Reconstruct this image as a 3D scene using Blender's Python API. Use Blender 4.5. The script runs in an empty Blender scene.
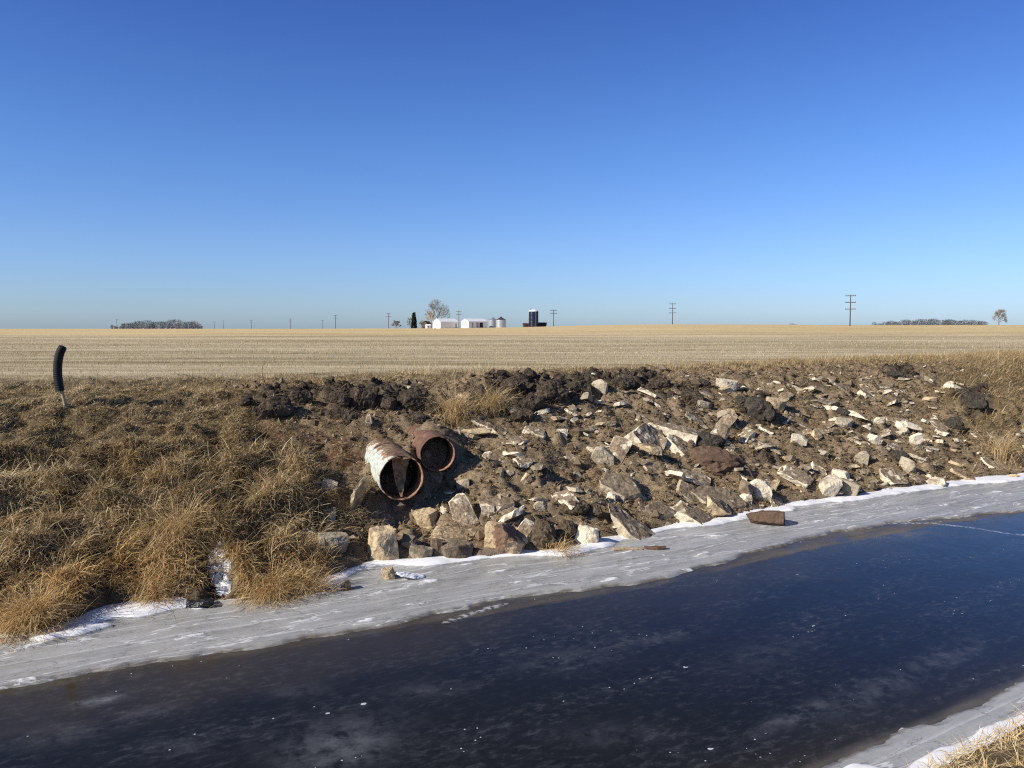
import bpy, bmesh, math, random, time
import numpy as np
from mathutils import Vector, Matrix, noise as mn
T00 = time.time()
random.seed(7); RNG = np.random.default_rng(11)
R = math.radians
C = bpy.context.scene.collection
scene = bpy.context.scene

# ------------------------------------------------------------------ camera and frame
F = 804.0; EYE = 4.0; PITCH = math.atan(57/F)
CP, SP = math.cos(PITCH), math.sin(PITCH)
cam_d = bpy.data.cameras.new('camera'); cam = bpy.data.objects.new('camera', cam_d); C.objects.link(cam)
cam_d.sensor_width = 36; cam_d.lens = 36*F/1024; cam_d.clip_end = 9000; cam_d.clip_start = .05
cam.location = (0, 0, EYE); cam.rotation_euler = (R(90)-PITCH, 0, 0)
scene.camera = cam

def ray(px, py):
    x, y = (px-512)/F, (384-py)/F
    return Vector((x, CP + y*SP, -SP + y*CP))
def at_depth(px, py, Y):
    r = ray(px, py); k = Y/r.y
    return Vector((r.x*k, Y, EYE + r.z*k))
def at_z(px, py, z=0.0):
    r = ray(px, py); k = (z-EYE)/r.z
    return Vector((r.x*k, r.y*k, z))
def project(X, Y, Z):
    zc = Y*CP - (Z-EYE)*SP; zc = np.where(np.abs(zc) < .01, .01, zc)
    yc = Y*SP + (Z-EYE)*CP
    return 512+F*X/zc, 384-F*yc/zc

# bank frame: t runs along the water's edge, s runs inland over the far bank
TH = R(29); CT, ST = math.cos(TH), math.sin(TH); P0 = (0.0, 13.75)
def ts(X, Y):
    dx, dy = X-P0[0], Y-P0[1]
    return dx*CT+dy*ST, -dx*ST+dy*CT
def xy(t, s):
    return P0[0]+t*CT-s*ST, P0[1]+t*ST+s*CT
ET = Vector((CT, ST, 0)); ES = Vector((-ST, CT, 0))

def curve_from_px(pts):
    a = []
    for px, py in pts:
        w = at_z(px, py); a.append(ts(w.x, w.y)+(px,))
    a.sort(); return np.array(a)
shore_c = curve_from_px([(-120,664),(0,640),(40,638),(70,629),(110,613),(180,606),(200,612),(225,606),(290,597),(330,585),(352,574),(380,566),(420,565),(470,561),(505,557),(560,556),(590,548),(625,541),(680,528),(730,521),(790,508),(850,500),(900,493),(960,485),(1024,477),(1150,463)])
edge_c = curve_from_px([(-120,714),(0,690),(100,672),(200,658),(300,642),(400,625),(450,612),(500,600),(560,593),(600,591),(650,583),(700,569),(760,553),(800,541),(850,531),(900,523),(1024,512),(1150,500)])
thin_c = curve_from_px([(-120,722),(0,697),(100,678),(200,662),(300,646),(400,630),(440,622),(500,612),(560,604),(600,596),(650,588),(700,574),(760,562),(800,552),(850,542),(900,533),(940,524),(1024,513),(1150,501)])
near_c = curve_from_px([(700,860),(900,786),(945,756),(985,737),(1024,722),(1200,660)])
nedge_c = curve_from_px([(500,880),(815,770),(870,748),(940,722),(1024,681),(1150,630)])
def f_shore(t): return np.interp(t, shore_c[:,0], shore_c[:,1])
def f_edge(t): return np.interp(t, edge_c[:,0], edge_c[:,1])
def f_thin(t): return np.interp(t, thin_c[:,0], thin_c[:,1])
def f_near(t): return np.interp(t, near_c[:,0], near_c[:,1])
def f_nedge(t): return np.interp(t, nedge_c[:,0], nedge_c[:,1])

# ------------------------------------------------------------------ numpy noise
def _hash(ix, iy, seed):
    h = (ix.astype(np.int64)*374761393 + iy.astype(np.int64)*668265263 + seed*1442695041) & 0xffffffff
    h = ((h ^ (h >> 13))*1274126177) & 0xffffffff
    return (h ^ (h >> 16)) & 0xffffffff
def perlin(x, y, seed=0):
    x = np.asarray(x, float); y = np.asarray(y, float)
    x0 = np.floor(x); y0 = np.floor(y); fx = x-x0; fy = y-y0
    u = fx*fx*fx*(fx*(fx*6-15)+10); v = fy*fy*fy*(fy*(fy*6-15)+10)
    def g(ox, oy):
        a = _hash(x0+ox, y0+oy, seed)*(2*math.pi/4294967296.0)
        return np.cos(a)*(fx-ox)+np.sin(a)*(fy-oy)
    a = g(0,0)*(1-u)+g(1,0)*u; b = g(0,1)*(1-u)+g(1,1)*u
    return 1.5*(a*(1-v)+b*v)
def fbm(x, y, seed=0, o=4, gain=.5):
    r = 0; a = 1; f = 1
    for k in range(o):
        r = r+a*perlin(x*f, y*f, seed+k*17); a *= gain; f *= 2.03
    return r
def billow(x, y, seed=0, o=3, gain=.5):
    r = 0; a = 1; f = 1
    for k in range(o):
        r = r+a*(np.abs(perlin(x*f, y*f, seed+k*31))*2-.55); a *= gain; f *= 2.1
    return r
def sst(a, b, x):
    k = np.clip((x-a)/(b-a), 0, 1); return k*k*(3-2*k)

# ------------------------------------------------------------------ terrain
RID_PX = [-2000,0,300,430,520,580,650,760,850,1024,3000]
RID_Y = [329.0,328.9,328.9,328.4,327.2,325.6,324.4,324.6,325.2,325.0,325.5]
RID_D = 450.0
gully = [at_z(213,548,.75), at_z(216,566,.45), at_z(221,584,.22), at_z(205,604,.05)]
def seg_dist(X, Y, P):
    d = np.full(np.shape(X), 1e9)
    for a, b in zip(P[:-1], P[1:]):
        ax, ay, bx, by = a.x, a.y, b.x-a.x, b.y-a.y
        k = np.clip(((X-ax)*bx+(Y-ay)*by)/(bx*bx+by*by), 0, 1)
        d = np.minimum(d, np.hypot(X-ax-k*bx, Y-ay-k*by))
    return d
def base_height(X, Y):
    t, s = ts(X, Y)
    w = 1-sst(1.0, 5.5, s)
    sp = s-f_shore(t)*w
    crest = 2.55+.08*np.sin(t*.45)
    z = np.interp(sp, [-60,-1.5,-.5,0,.18,.6,2.0,4.0,5.6,6.6,7.4,8.6], [-.5,-.5,-.22,-.03,.16,.36,.98,1.75,2.3,.0,.0,.0])
    top = np.interp(sp, [5.6,6.6,7.4,8.6], [2.3,1,1,1])
    z = np.where(sp > 5.6, np.interp(sp, [5.6,6.4,7.2,8.6,11], [2.3,2.54,2.6,2.6,2.6]), z)
    spn = f_near(t)-s
    zn = np.interp(spn, [-1.2,-.4,0,.15,.7,4.2,5.5,9,60], [-.5,-.2,-.03,.14,.42,2.1,2.4,2.5,2.6])
    z = np.where(s < -4, zn, z)
    # far field: slow swell to a low ridge, then falling away behind it
    Yc = np.maximum(Y, 30.0)
    pxe = np.clip(512+F*X/Yc, -2000, 3000)
    yh = np.interp(pxe, RID_PX, RID_Y)
    zr = EYE-(yh-327)/F*RID_D
    k = sst(60, RID_D, Y); zf = EYE-(np.maximum(yh+.6, 328.6)-327)/F*Y; kf = sst(RID_D+15, 760, Y)
    z = z+np.where(Y > 40, (zr-2.6)*k, 0)
    z = np.where(Y > RID_D, z*(1-kf)+np.minimum(zf, z)*kf, z)
    return z, t, s, sp, spn
PITS = []      # (x, y, radius, depth) filled before the terrain is meshed
MOUNDS = []
BLACK = [(275,404,34,17,1),(305,395,18,12,.9),(340,397,22,14,1),(372,397,34,14,1),(410,398,30,14,.9),(330,415,40,12,.5),(505,388,36,15,1),(548,392,42,20,1),(525,404,26,16,.9),(590,384,40,12,.9),(630,381,40,10,.8),(690,392,40,10,.7),(460,405,20,10,.5),(758,411,22,20,.9),(975,402,24,20,.9),(763,458,18,10,.7),(900,375,24,9,.9),(953,425,10,9,.7),(500,412,20,12,.8),(820,388,30,7,.5),(670,396,60,8,.6)]
def masks(px, py, t, s, sp, X, Y):
    nz = fbm(t*.9, s*.9, 5, 3)
    edge = np.interp(sp, [0,2,4,5.6,7.2], [352,322,305,262,220])+nz*45
    gl = sst(45, -45, px-edge)*(sp > -.1)
    gr = sst(915, 990, px+nz*40)*.85*sst(1.2, 2.4, sp+nz*.6)
    crest = sst(6.9, 8.0, sp+nz*.8)
    field = sst(8.3, 12.3, sp+nz*1.5+np.interp(px, [0,200,420,700,1024], [-2.6,-1.6,-.3,0,-1.8]))
    field = np.where(s < -4, 0, field)
    bl = np.zeros(np.shape(px))
    for cx, cy, rx, ry, k in BLACK:
        d2 = ((px-cx)/rx)**2+((py-cy)/ry)**2
        bl = np.maximum(bl, .88*k*np.exp(-d2*1.1))
    bl = np.clip(sst(.28, .62, bl+nz*.22), 0, 1)*(sp > 0)*(sp < 8.5)*(s > 0)
    nearb = (s < -4)*1.0
    grass = np.maximum.reduce([gl, gr, crest*(1-bl*.9), nearb])*(1-field*.8)
    gd = seg_dist(X, Y, gully)
    grass = grass*sst(.14, .26, gd)
    for x_, y_, r_, d_ in PITS: grass = grass*sst(r_*.8, r_*1.5, np.hypot(X-x_, Y-y_))
    return grass, bl, field, nearb, gd
def height(X, Y, want=False):
    X = np.asarray(X, float); Y = np.asarray(Y, float)
    z, t, s, sp, spn = base_height(X, Y)
    px, py = project(X, Y, z)
    grass, bl, field, nearb, gd = masks(px, py, t, s, sp, X, Y)
    fade = np.where(s < -4, sst(0, .8, spn), sst(.0, .7, sp))
    rough = (1-field)*fade
    dirt = np.clip(1-grass, 0, 1)
    dn = .15*fbm(t*.8, s*.8, 21, 3)+.085*billow(t*2.2, s*2.2, 40, 3)+  .030*billow(t*6.5, s*6.5, 60, 2)
    gn = .30*billow(t*1.2, s*1.2, 80, 3)+.13*fbm(t*.6, s*.6, 90, 3)
    bn = .17*billow(t*2.0, s*2.0, 100, 3)+.11
    hum = dirt*dn*(1-bl)+grass*gn*np.interp(sp, [3.4,5.2], [1,.32])*np.where(s < -4, .5, 1)+bl*bn
    z = z+rough*hum+field*.015*fbm(X*.3, Y*2, 130, 2)
    z = z-.16*np.exp(-(gd/.16)**2)*(sp > -.2)
    for x, y, r, d in PITS+MOUNDS:
        z = z-d*np.exp(-((X-x)**2+(Y-y)**2)/(r*r))
    if want: return z, t, s, sp, px, py, grass, bl, field, nearb, gd
    return z
def hit(px, py):
    r = ray(px, py); ks = np.concatenate([np.arange(5, 60, .05), np.geomspace(60, 1500, 800)])
    zz = height(r.x*ks, r.y*ks); gap = EYE+r.z*ks-zz
    i = np.argmax(gap < 0); k = ks[i] if gap[i] < 0 else ks[-1]
    if i > 0:
        k = ks[i-1]+(ks[i]-ks[i-1])*gap[i-1]/(gap[i-1]-gap[i]+1e-9)
    return Vector((r.x*k, r.y*k, EYE+r.z*k))
def gz(x, y): return float(height(np.array([x]), np.array([y]))[0])
def normal_at(x, y, e=.35):
    n = Vector((gz(x-e, y)-gz(x+e, y), gz(x, y-e)-gz(x, y+e), 2*e)); return n.normalized()

# ------------------------------------------------------------------ materials
def newmat(name):
    m = bpy.data.materials.new(name); m.use_nodes = True
    nt = m.node_tree; b = nt.nodes['Principled BSDF']
    return m, nt, b
def nd(nt, typ, ins=None, **props):
    n = nt.nodes.new(typ)
    for k, v in props.items(): setattr(n, k, v)
    for k, v in (ins or {}).items():
        if hasattr(v, 'is_output') or isinstance(v, bpy.types.NodeSocket): nt.links.new(v, n.inputs[k])
        else: n.inputs[k].default_value = v
    return n
def c4(c): return (c[0], c[1], c[2], 1)
def mix(nt, fac, a, b, blend='MIX'):
    n = nt.nodes.new('ShaderNodeMix'); n.data_type = 'RGBA'; n.blend_type = blend
    for i, v in ((0, fac), (6, a), (7, b)):
        if isinstance(v, bpy.types.NodeSocket): nt.links.new(v, n.inputs[i])
        elif i == 0: n.inputs[0].default_value = v
        else: n.inputs[i].default_value = c4(v)
    return n.outputs[2]
def mth(nt, op, a, b=0.0, c=None, clamp=False):
    n = nt.nodes.new('ShaderNodeMath'); n.operation = op; n.use_clamp = clamp
    for i, v in enumerate((a, b) if c is None else (a, b, c)):
        if isinstance(v, bpy.types.NodeSocket): nt.links.new(v, n.inputs[i])
        else: n.inputs[i].default_value = v
    return n.outputs[0]
def mrange(nt, v, a, b, lo=0.0, hi=1.0):
    n = nd(nt, 'ShaderNodeMapRange', {0: v, 1: a, 2: b, 3: lo, 4: hi}, interpolation_type='SMOOTHSTEP'); return n.outputs[0]
def noise_(nt, vec, scale, detail=4, rough=.55, dim='3D'):
    n = nd(nt, 'ShaderNodeTexNoise', {'Scale': scale, 'Detail': detail, 'Roughness': rough})
    if vec is not None: nt.links.new(vec, n.inputs['Vector'])
    return n.outputs['Fac']
def coords(nt, kind='Object', scale=None, rot=None):
    if kind == 'Position': v = nd(nt, 'ShaderNodeNewGeometry').outputs['Position']
    else: v = nd(nt, 'ShaderNodeTexCoord').outputs[kind]
    if scale or rot:
        m = nd(nt, 'ShaderNodeMapping', {'Vector': v})
        if scale: m.inputs['Scale'].default_value = scale
        if rot: m.inputs['Rotation'].default_value = rot
        v = m.outputs[0]
    return v
def attr(nt, name): return nd(nt, 'ShaderNodeAttribute', attribute_name=name).outputs['Fac']
def ramp(nt, fac, stops):
    n = nd(nt, 'ShaderNodeValToRGB', {'Fac': fac}); e = n.color_ramp.elements
    while len(e) < len(stops): e.new(.5)
    for k, (p, c) in enumerate(stops): e[k].position = p; e[k].color = c4(c)
    return n.outputs['Color']
def bump(nt, b, h, strength=.6, dist=.02):
    n = nd(nt, 'ShaderNodeBump', {'Height': h, 'Strength': strength, 'Distance': dist}); nt.links.new(n.outputs[0], b.inputs['Normal']); return n
def plain(name, col, rough=.8, metal=0.0, var=.25, scale=6, spec=.3):
    m, nt, b = newmat(name)
    f = noise_(nt, coords(nt), scale, 5)
    cc = mix(nt, mrange(nt, f, .3, .7), [x*(1-var) for x in col], [min(1, x*(1+var)) for x in col])
    nt.links.new(cc, b.inputs['Base Color']); b.inputs['Roughness'].default_value = rough
    b.inputs['Metallic'].default_value = metal; b.inputs['Specular IOR Level'].default_value = spec
    return m

def ground_material():
    m, nt, b = newmat('ground_soil')
    P = coords(nt, 'Position')
    n1 = noise_(nt, P, 1.3, 5, .6); n2 = noise_(nt, P, 6, 6, .65); n3 = noise_(nt, P, 30, 4, .6)
    soil = ramp(nt, mth(nt, 'ADD', mth(nt, 'MULTIPLY', n1, .5), mth(nt, 'MULTIPLY', n2, .5)), [(.3,(.080,.055,.034)),(.45,(.19,.140,.086)),(.55,(.265,.200,.126)),(.67,(.38,.30,.20))])
    soil = mix(nt, mrange(nt, n3, .52, .72), soil, (.34,.28,.20))
    black = ramp(nt, n2, [(.3,(.028,.022,.017)),(.52,(.075,.060,.045)),(.68,(.19,.145,.095))])
    turf = ramp(nt, mth(nt, 'ADD', mth(nt, 'MULTIPLY', n2, .6), mth(nt, 'MULTIPLY', n3, .4)), [(.32,(.05,.036,.022)),(.5,(.14,.105,.06)),(.66,(.27,.21,.12))])
    # stubble field: crop rows, chaff, cart tracks and a paler crop beyond
    Pr = coords(nt, 'Position', scale=(.05,.55,.02)); Pf = coords(nt, 'Position', scale=(.35,2.2,.3)); Pl = coords(nt, 'Position', scale=(.016,.07,.01))
    r1 = noise_(nt, Pr, 1.0, 6, .7); r2 = noise_(nt, Pf, 1.6, 5, .65); r3 = noise_(nt, Pl, 1.0, 4, .55)
    fsum = mth(nt, 'ADD', mth(nt, 'ADD', mth(nt, 'MULTIPLY', r1, .38), mth(nt, 'MULTIPLY', r2, .27)), mth(nt, 'MULTIPLY', r3, .35))
    fld = ramp(nt, fsum, [(.37,(.155,.122,.066)),(.44,(.32,.258,.142)),(.51,(.48,.40,.25)),(.60,(.68,.58,.39))])
    far = ramp(nt, fsum, [(.36,(.44,.31,.125)),(.5,(.59,.455,.23)),(.64,(.73,.59,.35))])
    Y = nd(nt, 'ShaderNodeSeparateXYZ', {0: P}).outputs[1]
    Yw = mth(nt, 'ADD', Y, mth(nt, 'MULTIPLY', mth(nt, 'SUBTRACT', r3, .5), 190))
    fld = mix(nt, mrange(nt, Yw, 75, 190), fld, far)
    col = mix(nt, attr(nt, 'grass'), soil, turf)
    col = mix(nt, attr(nt, 'black'), col, black)
    col = mix(nt, mth(nt, 'MULTIPLY', attr(nt, 'red'), mrange(nt, n2, .4, .6)), col, (.13,.05,.03))
    col = mix(nt, attr(nt, 'field'), col, fld)
    col = mix(nt, attr(nt, 'wet'), col, (.02,.017,.014))
    nt.links.new(col, b.inputs['Base Color']); b.inputs['Roughness'].default_value = .95; b.inputs['Specular IOR Level'].default_value = .12
    h = mth(nt, 'ADD', n2, mth(nt, 'MULTIPLY', n3, .6)); h = mth(nt, 'ADD', h, mth(nt, 'MULTIPLY', noise_(nt, P, 90, 3), .35))
    bump(nt, b, h, .9, .05)
    return m

def rock_material(name, pale, dull, dirt, stain=None):
    m, nt, b = newmat(name)
    O = coords(nt); rnd = nd(nt, 'ShaderNodeObjectInfo').outputs['Random']
    off = nd(nt, 'ShaderNodeVectorMath', {0: O}, operation='ADD'); nt.links.new(mth(nt, 'MULTIPLY', rnd, 37), off.inputs[1]); O = off.outputs[0]
    n1 = noise_(nt, O, 4, 5, .6); n2 = noise_(nt, O, 17, 5, .65); n3 = noise_(nt, O, 60, 3, .6)
    broken = attr(nt, 'broken')
    body = mix(nt, mrange(nt, n2, .35, .65), [x*.82 for x in pale], pale)
    body = mix(nt, mrange(nt, n3, .56, .68), body, [x*.55 for x in pale])
    skin = mix(nt, mrange(nt, n2, .38, .62), dirt, dull)
    skin = mix(nt, mrange(nt, n1, .56, .66), skin, [x*.9 for x in pale])
    k = mth(nt, 'ADD', broken, mth(nt, 'MULTIPLY', mth(nt, 'SUBTRACT', n1, .5), 1.1))
    col = mix(nt, mrange(nt, k, .22, .6), skin, body)
    col = mix(nt, mth(nt, 'MULTIPLY', mrange(nt, noise_(nt, O, 2.6, 5, .65), .52, .66), .7), col, dirt)
    if stain: col = mix(nt, mrange(nt, noise_(nt, O, 3.1, 3, .5), .5, .56), col, stain)
    hs = nd(nt, 'ShaderNodeHueSaturation', {'Color': col}); nt.links.new(mth(nt, 'ADD', mth(nt, 'MULTIPLY', rnd, .35), .82), hs.inputs['Value'])
    nt.links.new(hs.outputs[0], b.inputs['Base Color']); b.inputs['Roughness'].default_value = .92; b.inputs['Specular IOR Level'].default_value = .2
    bump(nt, b, mth(nt, 'ADD', n2, mth(nt, 'MULTIPLY', n3, .5)), .7, .03)
    return m
def clod_material(name, lo, hi):
    m, nt, b = newmat(name)
    O = coords(nt); n1 = noise_(nt, O, 5, 5, .65); n2 = noise_(nt, O, 26, 4, .65)
    col = mix(nt, mrange(nt, mth(nt, 'ADD', mth(nt, 'MULTIPLY', n1, .5), mth(nt, 'MULTIPLY', n2, .5)), .4, .62), lo, hi)
    nt.links.new(col, b.inputs['Base Color']); b.inputs['Roughness'].default_value = .95; b.inputs['Specular IOR Level'].default_value = .15
    bump(nt, b, mth(nt, 'ADD', n1, n2), .9, .05)
    return m
def blade_material(name, stops, gold):
    m, nt, b = newmat(name)
    col = ramp(nt, attr(nt, 'tint'), stops)
    col = mix(nt, attr(nt, 'gold'), col, gold)
    nt.nodes.remove(b)
    d = nd(nt, 'ShaderNodeBsdfDiffuse', {'Color': col}); tr = nd(nt, 'ShaderNodeBsdfTranslucent', {'Color': col})
    mx = nd(nt, 'ShaderNodeMixShader', {0: .22, 1: d.outputs[0], 2: tr.outputs[0]})
    nt.links.new(mx.outputs[0], nt.nodes['Material Output'].inputs['Surface'])
    return m
M_ground = ground_material()
M_rock = {
 'pale': rock_material('pale_concrete', (.84,.745,.56), (.35,.28,.195), (.17,.125,.08)),
 'tan': rock_material('tan_concrete', (.62,.49,.31), (.34,.265,.17), (.17,.12,.075)),
 'grey': rock_material('grey_concrete', (.50,.43,.31), (.26,.21,.15), (.15,.112,.073)),
 'brown': rock_material('brown_stone', (.235,.185,.13), (.16,.122,.083), (.09,.065,.043)),
 'red': rock_material('red_stone', (.150,.098,.068), (.125,.080,.056), (.10,.066,.044)),
 'stain': rock_material('stained_concrete', (.58,.44,.28), (.46,.35,.22), (.30,.21,.13), (.19,.12,.078)),
 'dark': clod_material('dark_clay', (.045,.039,.031), (.105,.090,.070)),
 'soil': clod_material('black_soil', (.034,.026,.019), (.150,.115,.082)),
 'earth': clod_material('brown_earth', (.075,.055,.036), (.19,.15,.10)),
}
STRAW = [(0,(.115,.074,.040)),(.35,(.35,.258,.136)),(.7,(.64,.505,.285)),(1,(.86,.74,.49))]
M_grass = blade_material('dead_grass', STRAW, (.66,.43,.17))
M_stub = blade_material('crop_stubble', [(0,(.28,.21,.10)),(.5,(.49,.405,.24)),(1,(.69,.60,.41))], (.60,.40,.14))
M_weed = blade_material('weed_stems', [(0,(.05,.035,.022)),(.5,(.12,.08,.045)),(1,(.22,.15,.08))], (.18,.06,.035))

# ------------------------------------------------------------------ object helpers
def tag(o, label=None, cat=None, group=None, kind=None):
    if label: o['label'] = label
    if cat: o['category'] = cat
    if group: o['group'] = group
    if kind: o['kind'] = kind
    return o
def link(name, me, mat=None, parent=None):
    o = bpy.data.objects.new(name, me); C.objects.link(o)
    if mat: me.materials.append(mat)
    if parent: o.parent = parent
    return o
def empty(name, loc, rz=0):
    o = bpy.data.objects.new(name, None); C.objects.link(o); o.location = loc; o.rotation_euler = (0,0,rz); o.empty_display_size = .2; return o
def np_mesh(name, V, Q, attrs=None, smooth=False, tri=False):
    me = bpy.data.meshes.new(name); V = np.asarray(V, np.float32); Q = np.asarray(Q, np.int32); k = Q.shape[1]
    me.vertices.add(len(V)); me.vertices.foreach_set('co', V.ravel())
    me.loops.add(Q.size); me.loops.foreach_set('vertex_index', Q.ravel())
    me.polygons.add(len(Q)); me.polygons.foreach_set('loop_start', np.arange(0, Q.size, k, dtype=np.int32))
    me.polygons.foreach_set('loop_total', np.full(len(Q), k, np.int32))
    me.polygons.foreach_set('use_smooth', np.full(len(Q), smooth, bool))
    for n, a in (attrs or {}).items():
        at = me.attributes.new(n, 'FLOAT', 'POINT'); at.data.foreach_set('value', np.asarray(a, np.float32).ravel())
    me.update(calc_edges=True); me.validate(); return me
def grid_faces(nr, nc):
    i = np.arange(nr-1)[:,None]*nc+np.arange(nc-1)[None,:]
    return np.stack([i, i+1, i+1+nc, i+nc], -1).reshape(-1, 4)
class MB:
    """collects primitive shapes of ONE part and links them as one mesh"""
    def __init__(s): s.v = []; s.f = []
    def add(s, v, f):
        o = len(s.v); s.v += [tuple(p) for p in v]; s.f += [[i+o for i in q] for q in f]; return s
    def box(s, a, b, mat=None):
        (x0,y0,z0),(x1,y1,z1) = a, b
        v = [(x0,y0,z0),(x1,y0,z0),(x1,y1,z0),(x0,y1,z0),(x0,y0,z1),(x1,y0,z1),(x1,y1,z1),(x0,y1,z1)]
        if mat: v = [mat @ Vector(p) for p in v]
        return s.add(v, [(0,3,2,1),(4,5,6,7),(0,1,5,4),(1,2,6,5),(2,3,7,6),(3,0,4,7)])
    def tube(s, pts, rad, n=8, cap=True):
        pts = [Vector(p) for p in pts]; rad = rad if hasattr(rad, '__len__') else [rad]*len(pts); v = []; f = []
        for i, p in enumerate(pts):
            d = (pts[min(i+1, len(pts)-1)]-pts[max(i-1, 0)]).normalized()
            a = d.orthogonal().normalized() if i == 0 else (a-d*a.dot(d)).normalized()
            b = d.cross(a)
            for k in range(n):
                w = 2*math.pi*k/n; v.append(p+(a*math.cos(w)+b*math.sin(w))*rad[i])
        for i in range(len(pts)-1):
            for k in range(n): f.append((i*n+k, i*n+(k+1)%n, (i+1)*n+(k+1)%n, (i+1)*n+k))
        if cap: f += [tuple(range(n))[::-1], tuple(range((len(pts)-1)*n, len(pts)*n))]
        return s.add(v, f)
    def lathe(s, prof, n=32, c=(0,0,0)):
        v = []; f = []
        for r, z in prof:
            for k in range(n): v.append((c[0]+r*math.cos(2*math.pi*k/n), c[1]+r*math.sin(2*math.pi*k/n), c[2]+z))
        for i in range(len(prof)-1):
            for k in range(n): f.append((i*n+k, i*n+(k+1)%n, (i+1)*n+(k+1)%n, (i+1)*n+k))
        return s.add(v, f)
    def build(s, name, mat, parent=None, smooth=False):
        me = bpy.data.meshes.new(name); me.from_pydata(s.v, [], s.f); me.update()
        if smooth: me.polygons.foreach_set('use_smooth', [True]*len(me.polygons))
        return link(name, me, mat, parent)

# ------------------------------------------------------------------ pipe positions (needed for the pits in the bank)
SUN_H = Vector((.87, .49)).normalized(); SUN_EL = R(32)
PIPES = {}
def pipe_place(key, px, py, a, diam, lift):
    a = Vector(a).normalized(); h = hit(px, py)
    # move towards the eye until the underside of the mouth is just clear of the slope
    r = ray(px, py); best = h
    for k in range(200):
        Y = h.y-k*.02; p = at_depth(px, py, Y)
        z, *_ = base_height(np.array([p.x]), np.array([p.y]))
        if p.z-diam/2 > z[0]+lift: best = p; break
    PIPES[key] = (best, a, diam)
pipe_place('white', 402, 478, (.34,-.94,-.03), .84, .06)
pipe_place('red', 438, 454, (.31,-.95,-.02), .72, .02)
for key, dd, rr in (('white', .26, .55), ('red', .20, .42)):
    p, a, D = PIPES[key]
    PITS.append((p.x+a.x*.15+.10, p.y+a.y*.15, rr, dd))
    PITS.append((p.x+.42*D, p.y+.05, rr*.8, dd*.8))
    k_ = 1.35 if key == 'white' else 1.05
    MOUNDS.append((p.x-a.x*k_+(.42 if key == 'white' else .12), p.y-a.y*k_, .48, -.30 if key == 'white' else -.40))
PITS.append((at_depth(386,497,PIPES['white'][0].y+.10).x, PIPES['white'][0].y+.10, .27, .55))

# ------------------------------------------------------------------ ground sheet
def axis(fine0, fine1, step, lo, hi, g):
    a = list(np.arange(fine0, fine1, step)); d = step
    while a[-1] < hi: d *= g; a.append(a[-1]+d)
    d = step; b = []; x = fine0
    while x > lo: d *= g; x -= d; b.append(x)
    return np.array(b[::-1]+a)
tt = axis(-10.5, 29, .058, -4500, 4500, 1.13)
ss = axis(-.5, 8.8, .05, -60, 5200, 1.05)
Tg, Sg = np.meshgrid(tt, ss); Xg, Yg = xy(Tg, Sg)
z, t, s, sp, px, py, grass, bl, field, nearb, gd = height(Xg, Yg, True)
red = np.exp(-(((px-285)/45)**2+((py-450)/22)**2))+np.exp(-(((px-345)/22)**2+((py-455)/14)**2))
wet = np.exp(-(gd/.14)**2)*(sp > -.3)+sst(.22, .0, np.abs(sp+.03))*.55*(fbm(t*1.5, s*3, 9, 2) > -.1)
gm = np_mesh('ground', np.stack([Xg, Yg, z], -1).reshape(-1, 3), grid_faces(len(ss), len(tt)),
             dict(grass=grass, black=bl, field=field, red=np.clip(red, 0, 1), wet=np.clip(wet, 0, 1)), smooth=True)
ground = link('ground', gm, M_ground); tag(ground, kind='structure')
print('ground', len(gm.vertices), time.time()-T00)

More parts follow.
